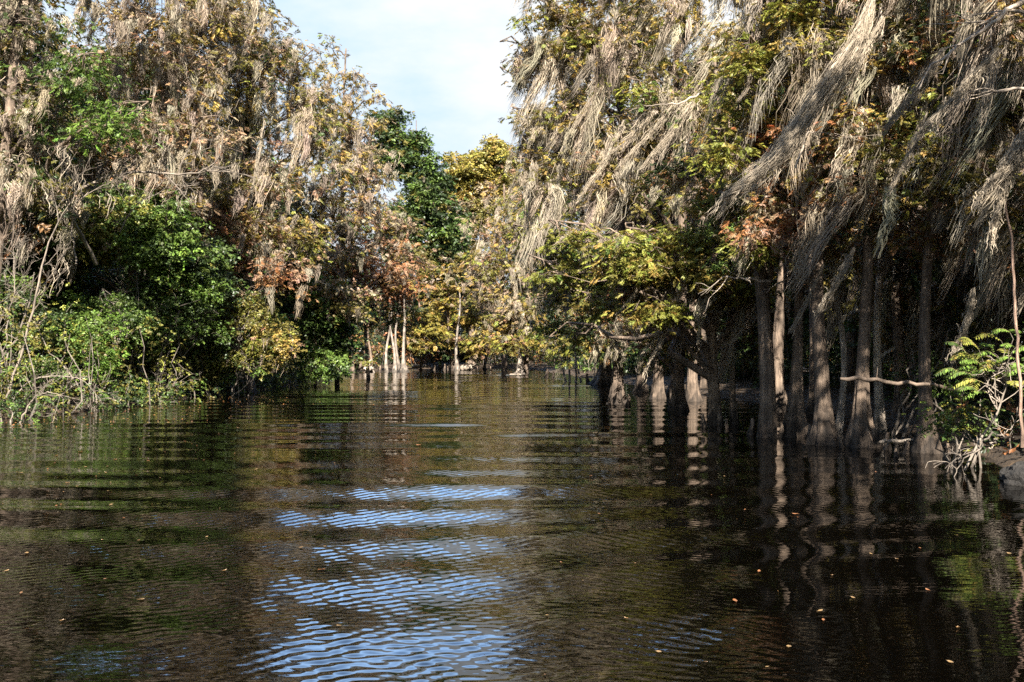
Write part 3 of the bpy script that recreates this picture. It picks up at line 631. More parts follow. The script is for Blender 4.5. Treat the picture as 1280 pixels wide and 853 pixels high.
for i, (px, py0, px1, py1, lab) in enumerate([(708, 474, 698, 432, 'left broken pole leaning in the shallows below the yellow green tree'), (712, 474, 711, 436, 'middle broken pole standing upright in the shallows below the yellow green tree'),
                                              (720, 474, 719, 430, 'tallest broken pole in the shallows below the yellow green tree'), (727, 476, 721, 455, 'short splintered stub beside the broken poles')]):
    bt = Buf(); d = 63
    a = at(px, py0, d); a[2] = -.25; c = at(px1, py1, d)
    P = twig_curves(a[None], c[None], 8, 0, .01); tubes(bt, P, np.array([[.12, .10, .085, .08, .075, .07, .05, .015]]) * .85, 7, BARKP)
    o = tag(bt.build('broken_trunk', M_DEAD, None, tuple(a * [1, 1, 0])), lab, 'tree stump', 'broken poles in the shallows')

# driftwood and knees at the far bank
def log(name, label, cat, p, q, r, col=BARKP, taper=.55, stubs=3, group=None):
    bt = Buf(); P = twig_curves(np.array(p)[None], np.array(q)[None], 14, .01, .012)
    R = np.linspace(r, r * taper, 14) * (1 + rng.normal(0, .06, 14)); R[0] *= .55; R[-1] *= .3
    tubes(bt, P, R[None], 9, col)
    o0 = P[0, 7]
    for _ in range(stubs):
        i = rng.integers(3, 12); D = norm(rng.normal(0, 1, 3) * [.6, 1, 1]); S_ = twig_curves(P[0, i][None], (P[0, i] + D * r * U(3, 5))[None], 4, 0, .04)
        tubes(bt, S_, np.linspace(r * .3, r * .1, 4)[None], 5, col)
    o = bt.build(name, M_DEAD, None, (o0[0], o0[1], 0), True); return tag(o, label, cat, group)
def px_log(label, a, c, d0, d1, r, **k): return log(k.pop('name', 'driftwood_log'), label, 'log', at(a[0], a[1], d0), at(c[0], c[1], d1), r, **k)
px_log('white driftwood log lying at the far waterline right of the gold tree', (577, 461), (592, 459), 98, 97, .34, col=DEADC * 1.2)
px_log('pale log along the far bank under the layered gold branches', (515, 459), (536, 458), 101, 101, .22, col=BARKP)
px_log('brown log heap half sunk at the left bend of the far bank', (446, 458), (458, 455), 90, 92, .4, col=BARK)
px_log('short grey log beside the brown heap at the far left bend', (456, 463), (468, 460), 89, 90, .25, col=BARKP)
px_log('thin floating log in the water below the tan moss', (637, 469), (652, 469), 80, 80, .12, col=DEADC)
kb = Buf(); V0 = np.zeros((1, 3))
trunk_mesh(kb, (0, 0, -.2), (.05, .02, .5), .085, .5, 5, BARK * 1.25, 11, 18, .04, True, .25, .55)
kn = kb.build('cypress_knee', M_BARK, None, (0, 0, 0), True)
kl = [(543, 100, 1, 'knee beside the thin trunk under the gold branches'), (556, 99, 1.3, 'largest knee of the far bank cluster'), (560, 100, .8, 'small knee right of the largest far bank knee'), (597, 98, 1, 'knee just right of the white driftwood log'),
      (613, 96, .9, 'knee below the pink grey moss'), (683, 72, 1.3, 'knee in front of the right bank shade near the poles'), (692, 70, 1.0, 'smaller knee left of the broken poles'), (735, 60, 1.2, 'knee just right of the broken poles'), (748, 58, .9, 'knee halfway between poles and stout swollen trunk'), (475, 91, 1.2, 'knee left of the sunlit far trunks'),
      (785, 36, .8, 'knee just right of the lone stout trunk'), (762, 36, .6, 'small knee just left of the lone stout trunk'), (880, 26, .7, 'knee left of the mottled trunk'), (908, 25.5, .5, 'tiny knee between the mottled trunk and the thin stem'), (938, 23.5, .8, 'knee left of the fluted trunk'), (976, 23, .6, 'small knee between the fluted trunk and the split foot'),
      (1014, 21.5, .8, 'knee right of the split foot'), (1052, 20.5, .5, 'tiny knee left of the bell shaped foot'), (1108, 20, .7, 'knee right of the bell shaped foot'), (1132, 19.2, .55, 'small knee left of the rough trunk'), (1184, 18.2, .6, 'knee right of the rough trunk'), (1120, 18.6, .4, 'tiny knee in front of the mud by the rough trunk')]
for i, (px, d, s, lab) in enumerate(kl):
    o = kn if i == 0 else kn.copy()
    if i: COL.objects.link(o)
    o.location = ((px - 640) / F * d, d, 0); o.scale = (s, s, s); o.rotation_euler = (0, 0, i * 1.3)
    tag(o, 'brown cypress ' + lab, 'cypress knee', 'cypress knees at the waterline')

# ------------------------------------------------------------------ right bank
WR = (-.30, .04, 0); WR2 = (-.27, .05, 0)
GR = 'swollen cypress trunks along the right bank'
def rtree(label, px, pyb, pxt, pyt, r, lobes=(), hero=(), flare=1.5, d=None, wind=WR, col=BARK, fh=.7, flutes=7, mosscol=None, name='cypress_tree', group=GR, **k):
    d = d or F * CAMH / (pyb - HORIZ)
    b0 = np.array([(px - 640) / F * d, d, -.3])
    return tree(name, label, 'tree', b0, at(pxt, pyt, d), r, list(lobes), d, wind, group=group, barkc=col * U(.85, 1.2), flare=flare * U(.8, 1.3), fh=fh * U(.8, 1.25), bend=U(.12, .42), flutes=flutes, hero=hero, mosscol=mosscol, **k)

rtree('yellow green cypress reaching over the channel behind the broken poles', 755, 0, 750, 170, .3, [
    (700, 300, 42, 32, -2, 'ygreen', .9, .7, 1.3), (745, 345, 42, 34, -2, 'ygreen', .9, .7, 1.3), (705, 375, 34, 24, -3, 'ygreen', .9, .8, 1.3), (728, 418, 22, 12, -3, 'ygreen', .9, .4, .8), (690, 345, 32, 34, -2, 'moss', .6, 1.2, 1.5),
    (770, 310, 34, 34, -1, 'olivemoss', .8, .8, 1.2), (690, 255, 40, 30, -1, 'ygreen', .9, .8, 1.3), (665, 300, 26, 22, -3, 'ygreen', 1, .6, 1), (715, 330, 44, 18, -3.5, 'ygreen', 1.1, .4, .9), (690, 410, 30, 14, -3, 'ygreen', 1, .4, .9), (745, 400, 30, 14, -3, 'ygold', 1, .4, .9), (735, 260, 40, 34, 0, 'olivemoss', .8, .9, 1.3), (765, 380, 34, 30, -1, 'darkolive', .8, .6, 1), (745, 190, 60, 40, 0, 'olivemoss', .8, .8, 1.2)], d=57, wind=WR2,
    hero=[([(742, 330), (722, 360), (700, 395)], 54, .3, .05, 100), ([(754, 390), (748, 430), (742, 470)], 52, .22, .05, 90)])
rtree('stout cypress stump like trunk standing alone in the water, lit from the front', 771, 505, 779, -120, .2, [
    (690, 14, 50, 22, -1, 'gold', 1.1, .5, 1.2), (720, 50, 26, 13, -1.6, 'ygold', 1.1, .3, .8), (800, 50, 24, 14, -2.5, 'ygreen', 1.1, .3, .8), (682, 75, 42, 36, 0, 'goldmoss', .7, 1.2, 1.8), (740, 45, 55, 40, -1, 'goldmoss', .7, 1.2, 1.8), (668, 150, 28, 44, 0, 'moss', .6, 1.4, 2.0), (720, 140, 52, 46, -1, 'moss', .6, 1.4, 2.1), (690, 225, 42, 34, -.5, 'moss', .6, 1.4, 2.0),
    (665, 205, 22, 30, 0, 'moss', .6, 1.3, 1.6), (740, -50, 95, 50, 0, 'goldmoss', .8, 1, 1.6), (725, 70, 70, 50, 7, 'olivemoss', .9, .8, 1.3), (700, 190, 55, 55, 8, 'darkolive', .9, .8, 1.3), (775, 190, 60, 55, 9, 'darkolive', .9, .7, 1.3), (800, 40, 70, 60, 9, 'olivemoss', .9, .7, 1.3), (655, 70, 14, 30, 0, 'moss', .35, 1.2, 1.6), (655, 100, 10, 30, .5, 'thin', .3, 1.0, 1.3)], flutes=9, flare=.75, d=37,
    hero=[([(775, 40), (752, 100), (700, 190)], 35, .22, .05, 130), ([(800, 10), (790, 60), (792, 90)], 34, .3, .08, 120), ([(720, 20), (700, 80), (672, 150)], 36, .25, .05, 110)])
rtree('shaded cypress whose limbs carry combed grey moss over the channel', 846, 0, 852, -120, .17, [
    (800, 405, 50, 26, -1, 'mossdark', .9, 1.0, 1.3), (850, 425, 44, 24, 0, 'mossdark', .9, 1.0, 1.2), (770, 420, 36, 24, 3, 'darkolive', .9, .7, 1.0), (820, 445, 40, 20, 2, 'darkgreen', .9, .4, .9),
    (790, 75, 55, 44, -1, 'moss', .6, 1.3, 2.0), (835, 130, 44, 30, -2, 'olivemoss', .6, 1.2, 1.8), (775, 165, 44, 40, -1, 'moss', .6, 1.3, 2.0), (775, 235, 48, 34, -1, 'olivemoss', .7, 1.1, 1.7), (850, 20, 60, 44, -1, 'moss', .6, 1.3, 1.9), (905, 60, 40, 34, -1, 'olivemoss', .7, 1, 1.4),
    (885, 130, 26, 34, -1.5, 'ygold', .8, .4, .9), (830, -60, 90, 50, -1, 'goldmoss', .8, 1, 1.6), (800, 120, 20, 14, -2, 'ygreen', .9, .2, .8), (745, 215, 36, 30, -1, 'rustmoss', .6, 1.2, 1.6)], d=33, flare=1.0,
    hero=[([(865, 128), (840, 165), (800, 212)], 30, .32, .05, 200), ([(842, 130), (815, 165), (775, 205)], 30.3, .3, .05, 170), ([(820, 135), (800, 160), (765, 190)], 30.6, .26, .05, 130), ([(780, 150), (760, 200), (722, 250)], 31, .25, .05, 130), ([(745, 250), (725, 280), (690, 310)], 32, .25, .05, 110)])
rtree('cypress with a golden drooping shelf of foliage above mottled bark', 896, 530, 893, 60, .16, [
    (790, 318, 62, 22, -1, 'ygold', .95, .7, 1.0), (855, 308, 52, 22, -1.5, 'ygold', .95, .7, 1.0), (880, 252, 55, 18, -1, 'ygold', .9, .5, .9), (845, 350, 44, 24, -1, 'goldmoss', .8, 1.0, 1.2), (905, 365, 36, 24, -1.5, 'rustmoss', .7, 1.0, 1.3), (870, 296, 56, 13, -2.2, 'ygreen', 1.1, .3, .7), (805, 305, 50, 14, -2, 'ygreen', 1.1, .3, .7), (835, 335, 60, 13, -2.4, 'ygold', 1.1, .4, .8), (770, 345, 36, 14, -1.5, 'ygreen', 1, .4, .8), (935, 300, 26, 13, -2.5, 'ygreen', 1, .3, .7), (722, 300, 40, 18, 3, 'ygreen', 1.1, .4, .8), (700, 345, 38, 16, 4, 'ygreen', 1.1, .4, .8), (755, 385, 40, 16, 0, 'ygold', 1, .5, .9), (820, 388, 50, 15, -2, 'ygold', 1, .6, 1), (885, 345, 40, 15, -2.6, 'ygreen', 1, .4, .8), (720, 430, 34, 14, 6, 'ygreen', 1, .4, .8), (945, 365, 24, 10, -2.5, 'ygreen', 1, .2, .6), (800, 365, 34, 16, -1, 'darkolive', .8, .8, 1.2), (935, 240, 30, 24, -1, 'olivegold', .8, .6, .9), (850, 210, 40, 24, 0, 'darkolive', .9, .6, 1.2)],
    flare=.35, hero=[([(838, 395), (828, 425), (806, 465)], 25.5, .10, .03, 120, MOSS, None, .5), ([(832, 395), (822, 420), (800, 445)], 25.8, .09, .03, 80, MOSS, None, .5), ([(890, 350), (878, 390), (872, 430)], 25, .18, .04, 110), ([(812, 330), (795, 365), (770, 395)], 25.5, .12, .03, 80), ([(860, 335), (848, 375), (842, 405)], 25.2, .14, .03, 90)])
rtree('thin cypress stem close beside the mottled trunk', 919, 529, 912, 150, .085, [(915, 395, 28, 22, -.5, 'rustmoss', .5, 1.3, 1.2), (925, 345, 34, 22, -1, 'goldmoss', .7, .9, 1)], flare=.5,
      hero=[([(925, 380), (918, 410), (914, 440)], 26, .16, .04, 120)])
rtree('fluted dark cypress trunk left of the forked foot trunk', 958, 546, 955, -60, .18, [
    (945, 310, 32, 16, -1, 'ygreen', .95, .3, .8), (965, 270, 45, 28, -1, 'mossdark', .8, 1, 1.3), (930, 180, 40, 40, 0, 'rust', .7, .6, 1.2), (960, 60, 70, 45, -1, 'moss', .6, 1.3, 2), (955, -50, 80, 60, -1, 'goldmoss', .8, 1, 1.6), (1000, 40, 55, 30, -2, 'gold', 1, .4, .9), (940, 75, 36, 28, -2, 'ygold', 1, .4, .9), (905, 185, 30, 34, -1.5, 'ygreen', 1, .3, .8), (985, 285, 46, 20, -2, 'rust', .9, .5, .9), (1040, 240, 50, 20, -1, 'darkolive', .9, .5, .9), (990, 130, 36, 28, -1, 'gold', .9, .4, 1), (925, 130, 30, 30, -1, 'ygold', .8, .5, 1)], flare=.45, flutes=9, bare=[([(962, 352), (930, 349), (905, 346)], 22, .035), ([(880, 115), (850, 128), (815, 132)], 22, .03)])
rtree('cypress with a split foot, its right leg brightly lit', 994, 545, 988, -80, .13, [
    (950, 170, 34, 26, -1, 'red', .75, .4, .9), (1000, 210, 50, 40, -1, 'mossdark', .8, 1.1, 1.6), (1030, 285, 45, 28, -1, 'mossdark', .7, 1.2, 1.5), (1005, 20, 60, 45, -1, 'moss', .6, 1.3, 2), (1010, -90, 80, 60, -1, 'moss', .8, 1, 1.6), (960, 225, 36, 26, -1, 'rust', .7, .8, 1.2)], flare=1.5, flutes=4, fh=.85, bare=[([(1020, 358), (1004, 350), (992, 343)], 22, .06), ([(995, 210), (1010, 165), (1030, 166)], 19, .02)],
    hero=[([(1030, 330), (1005, 385), (985, 418)], 20.5, .10, .02, 110, MOSSG, None, .6)])
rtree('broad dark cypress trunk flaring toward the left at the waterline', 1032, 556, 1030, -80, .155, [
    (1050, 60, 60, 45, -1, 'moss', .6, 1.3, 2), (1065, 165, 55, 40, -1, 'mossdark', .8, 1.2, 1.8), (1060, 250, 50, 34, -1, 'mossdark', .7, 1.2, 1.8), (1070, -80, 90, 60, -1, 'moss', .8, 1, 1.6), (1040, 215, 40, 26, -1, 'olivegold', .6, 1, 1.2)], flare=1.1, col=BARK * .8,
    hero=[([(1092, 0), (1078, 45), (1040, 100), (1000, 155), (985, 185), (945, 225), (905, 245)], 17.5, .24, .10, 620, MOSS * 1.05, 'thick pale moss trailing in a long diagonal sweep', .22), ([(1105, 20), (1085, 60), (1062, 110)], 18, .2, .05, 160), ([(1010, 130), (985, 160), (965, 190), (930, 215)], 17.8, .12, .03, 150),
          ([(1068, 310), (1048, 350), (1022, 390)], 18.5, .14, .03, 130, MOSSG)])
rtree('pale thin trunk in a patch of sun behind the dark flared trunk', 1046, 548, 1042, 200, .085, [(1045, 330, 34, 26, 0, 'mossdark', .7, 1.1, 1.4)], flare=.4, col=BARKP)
rtree('cypress with a wide bell shaped foot and a sunlit middle', 1077, 558, 1081, -80, .135, [
    (1130, 60, 70, 50, -1, 'mossdark', .7, 1.3, 2), (1120, 160, 60, 45, -.5, 'mossdark', .8, 1.2, 1.8), (1115, 250, 55, 38, 0, 'mossdark', .8, 1.1, 1.6), (1130, -80, 90, 60, -1, 'moss', .8, 1, 1.6)], flare=1.7, flutes=6, fh=.6,
    hero=[([(1180, 60), (1150, 110), (1105, 160)], 17, .22, .04, 260, MOSSG), ([(1160, 140), (1140, 190), (1112, 240)], 16.5, .14, .03, 130, MOSSG)])
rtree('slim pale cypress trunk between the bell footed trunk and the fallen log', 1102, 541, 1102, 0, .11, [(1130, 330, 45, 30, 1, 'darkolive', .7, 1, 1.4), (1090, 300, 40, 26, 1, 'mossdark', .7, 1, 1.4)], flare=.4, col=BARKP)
rtree('rough cypress trunk standing behind the fallen log', 1161, 566, 1164, -60, .125, [
    (1230, 45, 70, 50, -1, 'mossdark', .7, 1.3, 2), (1195, 130, 60, 45, -1, 'moss', .7, 1.2, 1.8), (1195, 215, 55, 30, -1.5, 'olivegold', 1, .6, 1.1), (1150, 190, 50, 24, -1, 'ygold', .9, .5, 1), (1180, 290, 50, 30, .5, 'mossdark', .7, 1.1, 1.5), (1210, -80, 90, 60, -1, 'mossdark', .8, 1, 1.6), (1265, 120, 50, 50, -1, 'mossdark', .7, 1.2, 1.8)], flare=1.4, fh=.6, col=BARK * .9, bare=[([(1290, -10), (1235, 35), (1165, 80)], 15, .045), ([(1300, 20), (1262, 12), (1225, 30)], 15, .035), ([(1300, 110), (1255, 112), (1228, 116)], 15, .03)],
    hero=[([(1250, 60), (1200, 115), (1145, 170)], 15, .16, .03, 240, MOSSG), ([(1218, 360), (1208, 405), (1190, 442)], 16.5, .12, .03, 160, MOSSG)])
rtree('mossy cypress at the right edge of the picture with its trunk hidden by leaves', 1330, 0, 1310, -100, .24, [
    (1275, 215, 40, 34, -1, 'mossdark', .7, 1.3, 1.8), (1290, 40, 60, 60, -1, 'mossdark', .8, 1.1, 1.6), (1300, 320, 50, 50, 0, 'darkolive', .8, .9, 1.3), (1320, -80, 90, 60, -1, 'mossdark', .8, 1, 1.6), (1240, 255, 36, 26, 0, 'olivegold', .7, .9, 1.3)], d=17.5,
    hero=[([(1285, 165), (1262, 205), (1228, 245)], 14.5, .14, .03, 260, MOSS * 1.05, 'pale forked moss hanging at the right edge'), ([(1280, 170), (1258, 230), (1240, 290)], 14.6, .12, .03, 220, MOSS * 1.05)])
# trunks in shade further back on the right bank
for px, d, r, pyt, lab in [(800, 47, .22, 300, 'dark trunk in deep shade just right of the lone stout trunk'), (822, 41, .2, 250, 'dark swollen trunk midway between the lone stout trunk and the mottled trunk'), (843, 44, .24, 250, 'widest of the dark trunks in shade left of the mottled trunk'),
                           (866, 39, .2, 250, 'dark trunk directly behind the left side of the mottled trunk'), (878, 48, .15, 250, 'faint slim trunk deep in shade behind the mottled trunk'), (975, 33, .2, 200, 'dark trunk seen between the fluted trunk and the split foot trunk'),
                           (1016, 31, .16, 150, 'dark trunk seen between the split foot trunk and the dark flared trunk'), (1125, 28, .16, 120, 'dim trunk deep in shade right of the slim pale trunk'), (1141, 34, .2, 150, 'dim trunk with sun flecks high above the fallen log'),
                           (1200, 30, .18, 120, 'dim trunk behind the leafy sapling at the right'), (1060, 36, .2, 200, 'dim trunk far back between the flared trunks'), (1225, 38, .2, 200, 'dim distant trunk above the sapling on the right bank'), (1180, 42, .18, 200, 'faint distant trunk right of the rough trunk'), (1095, 46, .2, 220, 'faint distant trunk behind the slim pale trunk')]:
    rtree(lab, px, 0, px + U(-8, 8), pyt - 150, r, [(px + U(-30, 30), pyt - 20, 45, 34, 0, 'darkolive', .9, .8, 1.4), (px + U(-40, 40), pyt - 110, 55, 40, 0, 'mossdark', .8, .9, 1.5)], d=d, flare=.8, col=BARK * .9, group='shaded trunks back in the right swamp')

# near right bank: unseen tree added out of frame, limbs set to shade trunks
tree('cypress_tree', 'unseen near cypress added beyond the right edge to shade the right bank trunks', 'tree', (11.5, 9.5, -.2), (11.0, 9.6, 19), .38,
     [((5.6, 8, 11), (2.2, 1.8, 1.2), 'mossdark', .35, .8, 1.2), ((8.2, 7.6, 10.6), (2.2, 1.8, 1.3), 'mossdark', .35, .8, 1.2), ((6.6, 9.6, 12.2), (2.2, 1.7, 1.2), 'moss', .8, .8, 1.2), ((9.6, 9, 11.6), (2.4, 2, 1.4), 'mossdark', .35, .8, 1.2), ((12.4, 8, 12), (2.6, 2.4, 1.8), 'mossdark', .8, .8, 1.2), ((11, 11, 13), (2.2, 2, 1.8), 'moss', .8, .8, 1.2), ((11.5, 9, 17), (3, 3, 2), 'goldmoss', .8, .8, 1.4)],
     14, WR2, group='swollen cypress trunks along the right bank', px=False)

# fallen log, sapling, vines, rock and low plants at the right
log('fallen_log', 'thin fallen log lying level across the trunks at the right', 'log', at(1050, 473.5, 17.6), at(1206, 486, 17.2), .042, BARK * .9, .6, 4)
px_log('pale stick lying on the mud right of the bell footed trunk', (1098, 553), (1150, 550), 19.5, 19.8, .04, name='fallen_branch')
def pinnate(b, bt, p0, D, L, pal, n=11):
    P = twig_curves(np.array(p0)[None], (np.array(p0) + D * L)[None], n, .22, .01)[0]
    tubes(bt, P[None], np.linspace(.006, .002, n)[None], 3, np.array([.16, .14, .05]))
    T = norm(np.gradient(P, axis=0)); up = np.array([0, -.3, 1.]); Sd = norm(np.cross(T, up))
    for s in (-1, 1):
        C = P[1:]; Dd = norm(Sd[1:] * s + T[1:] * .55 + [0, 0, -.25]); Ls = L * .30 * np.sin(np.linspace(.5, 2.8, n - 1)) + .02
        Nn = norm(np.broadcast_to(up, C.shape) + rng.normal(0, .25, C.shape)); leafquads(b, C, Dd, Nn, Ls, Ls * .19, np.clip(pick(pal, n - 1) * U(.8, 1.25, (n - 1, 1)), 0, .6))
bt, bf = Buf(), Buf()
K = np.array([at(1205, 580, 16.2), at(1225, 548, 16.2), at(1245, 520, 16.1), at(1258, 480, 16), at(1256, 455, 15.9)]); K[0, 2] = .05
s_ = np.linspace(0, 4, 16); P = np.stack([np.interp(s_, np.arange(5), K[:, i]) for i in range(3)], 1)
tubes(bt, P[None], np.linspace(.022, .012, 16)[None], 6, BARKP * .6)
for i in range(46):
    x, y = rng.normal(1245, 26), rng.normal(462, 17)
    if y > 500: continue
    c = at(x, y, 15.9 + rng.normal(0, .22)); st = P[rng.integers(8, 16)]
    tubes(bt, twig_curves(st[None], c[None], 5, .1, .04), np.linspace(.01, .004, 5)[None], 3, BARKP * .7)
    D = norm(np.array([-.9, -.3, .05]) + rng.normal(0, .55, 3) * [1, 1, .4]); pinnate(bf, bt, c, D, U(.28, .45), ['ygreen', 'green', 'brightgreen'][i % 3])
sap = thing('leafy_sapling', 'leafy sapling with bright yellow green feathery leaves at the right edge', 'sapling', (K[0, 0], K[0, 1], 0))
bt.build('stem', M_DEAD, sap, (K[0, 0], K[0, 1], 0), True); bf.build('leaves', M_BROAD, sap, (K[0, 0], K[0, 1], 0))
shrub('small leaved bush below the feathery sapling at the right waterline', 1205, 17, [(1205, 510, 30, 30, 0, 'olive', .35, 0, .4), (1190, 530, 24, 20, 0, 'green', .3, 0, .4)], cs=.8, per=60, spread=.2, stems=4)
shrub('dim broad leaved bush behind the rough trunk at the right', 1150, 23, [(1150, 470, 36, 30, 0, 'green', .3, 0, .4), (1190, 420, 50, 40, 3, 'darkgreen', .5, 0, .4)], cs=.9, per=40)
dead_wood('fallen_branch', 'bare roots and twigs hanging into the water below the sapling', 'branch', [(1240, 540), (1215, 565), (1198, 580), (1190, 612)], 15.7, .016, 2, 8, .4, -.5, col=BARKP * .5)
dead_wood('fallen_branch', 'small bare forked twig on the rock at the right edge', 'branch', [(1235, 560), (1250, 545), (1262, 535)], 15.2, .015, 2, 5, .3, .1, col=BARKP * .7)
K = np.array([at(1256, 250, 15), at(1266, 300, 15), at(1268, 370, 15), at(1273, 450, 15), at(1278, 560, 15)])
s_ = np.linspace(0, 4, 22); P = np.stack([np.interp(s_, np.arange(5), K[:, i]) for i in range(3)], 1); P += rng.normal(0, .012, P.shape)
b = Buf(); tubes(b, P[None], np.linspace(.016, .026, 22)[None], 6, np.array([.30, .20, .145]))
tag(b.build('thin_trunk', M_BARK, None, (P[-1, 0], P[-1, 1], 0), True), 'thin reddish trunk rising beside the sapling at the right edge', 'tree')
# rock at the water's edge
import bmesh
bmx = bmesh.new(); bmesh.ops.create_icosphere(bmx, subdivisions=4, radius=1)
from mathutils import noise as mn
for v in bmx.verts:
    n = v.co.normalized(); q = 1 + .3 * mn.noise(n * 1.6 + Vector((3, 1, 2))) + .14 * mn.noise(n * 4.2) + .05 * mn.noise(n * 11)
    v.co = Vector((n.x * .6 * q, n.y * .5 * q, max(n.z * .34 * q, -.3)))
me = bpy.data.meshes.new('shore_rock'); bmx.to_mesh(me); bmx.free(); ca = me.color_attributes.new('tint', 'FLOAT_COLOR', 'POINT')
ca.data.foreach_set('color', np.tile(np.array([.045, .04, .035, 1], np.float32), len(me.vertices))); me.materials.append(bark_mat('lichen_rock', 5, 1, .3, 1.5, .9))
o = bpy.data.objects.new('shore_rock', me); COL.objects.link(o); c = at(1306, 580, 15); o.location = (c[0], c[1], .02)
tag(o, 'dark grey rock at the water edge in the lower right', 'rock')

# ------------------------------------------------------------------ forest further back, plus unseen light-blocking rows by the camera (copies of three kinds)
def proto(kind):
    H = {0: 21, 1: 18, 2: 15}[kind]; pal = [['goldmoss', 'olivemoss', 'darkolive'], ['darkgreen', 'green', 'darkgreen'], ['olivemoss', 'rustmoss', 'darkolive']][kind]
    lb = []
    for i in range(15):
        z = H * (.18 + .8 * (i + .5) / 15); a = i * 2.4 + kind; rr = (2.6 if z < H * .75 else 1.6) * U(.6, 1.1)
        lb.append(((rr * math.cos(a), rr * math.sin(a), z), (2.1, 2.1, 1.6), pal[i % 3], .75, [.8, .15, 1.0][kind], 1.5))
    return tree(['cypress_tree', 'broadleaf_tree', 'cypress_tree'][kind], 'x', 'tree', (0, 0, -.2), (0, 0, H), .28, lb, 55, WL, px=False, kind=['needle', 'broad', 'needle'][kind], size=1.6, per=70, cs=1.15, flare=.6)
PROTO = [proto(k) for k in range(3)]
used = [False] * 3
def place(k, x, y, s, rz, label, group):
    r = PROTO[k]
    if used[k]:
        src = PROTO[k]; r = src.copy(); COL.objects.link(r)
        for ch in src.children:
            c = ch.copy(); COL.objects.link(c); c.parent = r
    used[k] = True
    r.location = (x, y, gz(x, y)); r.scale = (s, s, s); r.rotation_euler = (0, 0, rz); r['label'] = label; r['group'] = group
LBL = {('L', 0): 'tall mossy cypress in the rows behind the left bank trees', ('L', 1): 'dark green tree in the rows behind the left bank trees', ('L', 2): 'shorter rust tinged cypress in the rows behind the left bank trees',
       ('R', 0): 'tall mossy cypress in the dim swamp behind the right bank trunks', ('R', 1): 'dark green tree in the dim swamp behind the right bank trunks', ('R', 2): 'shorter rust tinged cypress in the dim swamp behind the right bank trunks',
       ('F', 0): 'tall mossy cypress in the forest beyond the far waterline', ('F', 1): 'dark green tree in the forest beyond the far waterline', ('F', 2): 'shorter rust tinged cypress in the forest beyond the far waterline'}
GRP = {'L': 'forest behind the left bank', 'R': 'forest behind the right bank', 'F': 'forest beyond the far waterline'}
spots = []
for y in np.arange(36, 100, 6.5): spots.append(('L', -19.5 - .04 * y + U(-1, 1), y + U(-2, 2)))
for y in np.arange(44, 96, 9): spots.append(('L', -26 + U(-1, 1), y + U(-2, 2)))
for y in np.arange(16, 92, 6.5): spots.append(('R', 14.2 - .05 * max(0, y - 30) + U(-1, 1), y + U(-2, 2)))
for y in np.arange(24, 90, 8): spots.append(('R', 20.5 + U(-1, 1), y + U(-2, 2)))
for y in np.arange(-22, 14, 7.0): spots.append(('R', 16.5 + U(-1, 1), y + U(-2, 2)))  # unseen row beside and behind the camera, added to block light on the trunks
for y in np.arange(-22, 30, 7.0): spots.append(('L', -21.5 + U(-1, 1), y + U(-2, 2)))  # matching unseen row on the left, also added to cut sky light
for x in np.arange(-20, 12, 5.5): spots.append(('F', x + U(-1, 1), 119 + U(-2, 2)))
SC = {'L': 1.0, 'R': 1.0, 'F': .82}
for i, (sd, x, y) in enumerate(spots):
    k = [0, 1, 2, 1][i % 4]
    if sd == 'F' and k == 0: k = 2
    place(k, x, y, SC[sd] * U(.85, 1.1) * (.78 if sd == 'F' and -8 < x < -2 else 1), U(0, 6.28), LBL[(sd, k)], GRP[sd])

# undergrowth: one low mass of leaves along both banks and across the far end
bf, bt = Buf(), Buf()
def under(poly, n, z0, z1, pal, back=(0.6, 6), size=1.3, per=70):
    poly = np.array(poly, float); seg = np.linalg.norm(np.diff(poly, axis=0), axis=1); cs = np.concatenate([[0], np.cumsum(seg)])
    s = U(0, cs[-1], n); x = np.interp(s, cs, poly[:, 0]); y = np.interp(s, cs, poly[:, 1])
    i = np.clip(np.searchsorted(cs, s) - 1, 0, len(seg) - 1); t = np.diff(poly, axis=0)[i] / seg[i][:, None]
    nx, ny = -t[:, 1], t[:, 0]; o = U(back[0], back[1], n)
    C = np.stack([x + nx * o, y + ny * o, z0 + (z1 - z0) * rng.random(n) ** 1.3], 1)
    C[:, 2] += np.maximum(ground_z(C[:, 0], C[:, 1]), 0)
    foliage(bf, C, U(.35, .8, n), per, pal, 50, 'broad', .8, size)
    k = rng.random(n) < .5; A = C[k].copy(); A[:, 2] = 0
    tubes(bt, twig_curves(A + rng.normal(0, .2, A.shape) * [1, 1, 0], C[k], 5, 0, .05), np.linspace(.025, .008, 5)[None] * U(.5, 1.3, (k.sum(), 1)), 3, BARKP * .36)
under([(-14.4, 26), (-13.6, 40), (-13.4, 48), (-12.4, 56), (-13.5, 68), (-15.5, 84), (-15.3, 96)], 1100, .05, 3.4, 'olive', (-.7, 4.5), .7, 100)
under([(-15.2, 22), (-14.6, 30), (-13.7, 40), (-13.4, 48), (-12.2, 56)], 170, .02, .7, 'darkgreen', (-.9, .8), .7, 90)
under([(-15.3, 96), (-11.5, 106), (-6, 110), (0, 109), (2.5, 100)], 420, .3, 5.5, 'darkolive', (.8, 8), 1.8)
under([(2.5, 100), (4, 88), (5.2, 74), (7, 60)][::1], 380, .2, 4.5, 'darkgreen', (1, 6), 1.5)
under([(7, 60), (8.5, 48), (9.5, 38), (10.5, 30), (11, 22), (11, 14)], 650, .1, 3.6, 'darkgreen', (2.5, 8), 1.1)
under([(9.4, 22.5), (8.9, 18.5), (8.8, 14)], 190, .03, .4, 'darkolive', (.2, 3.5), .7, 40)
und = bf.build('undergrowth', M_BROAD, None); und['kind'] = 'stuff'; und['label'] = 'low dark green undergrowth along both banks'
o = bt.build('stems', M_DEAD, und)

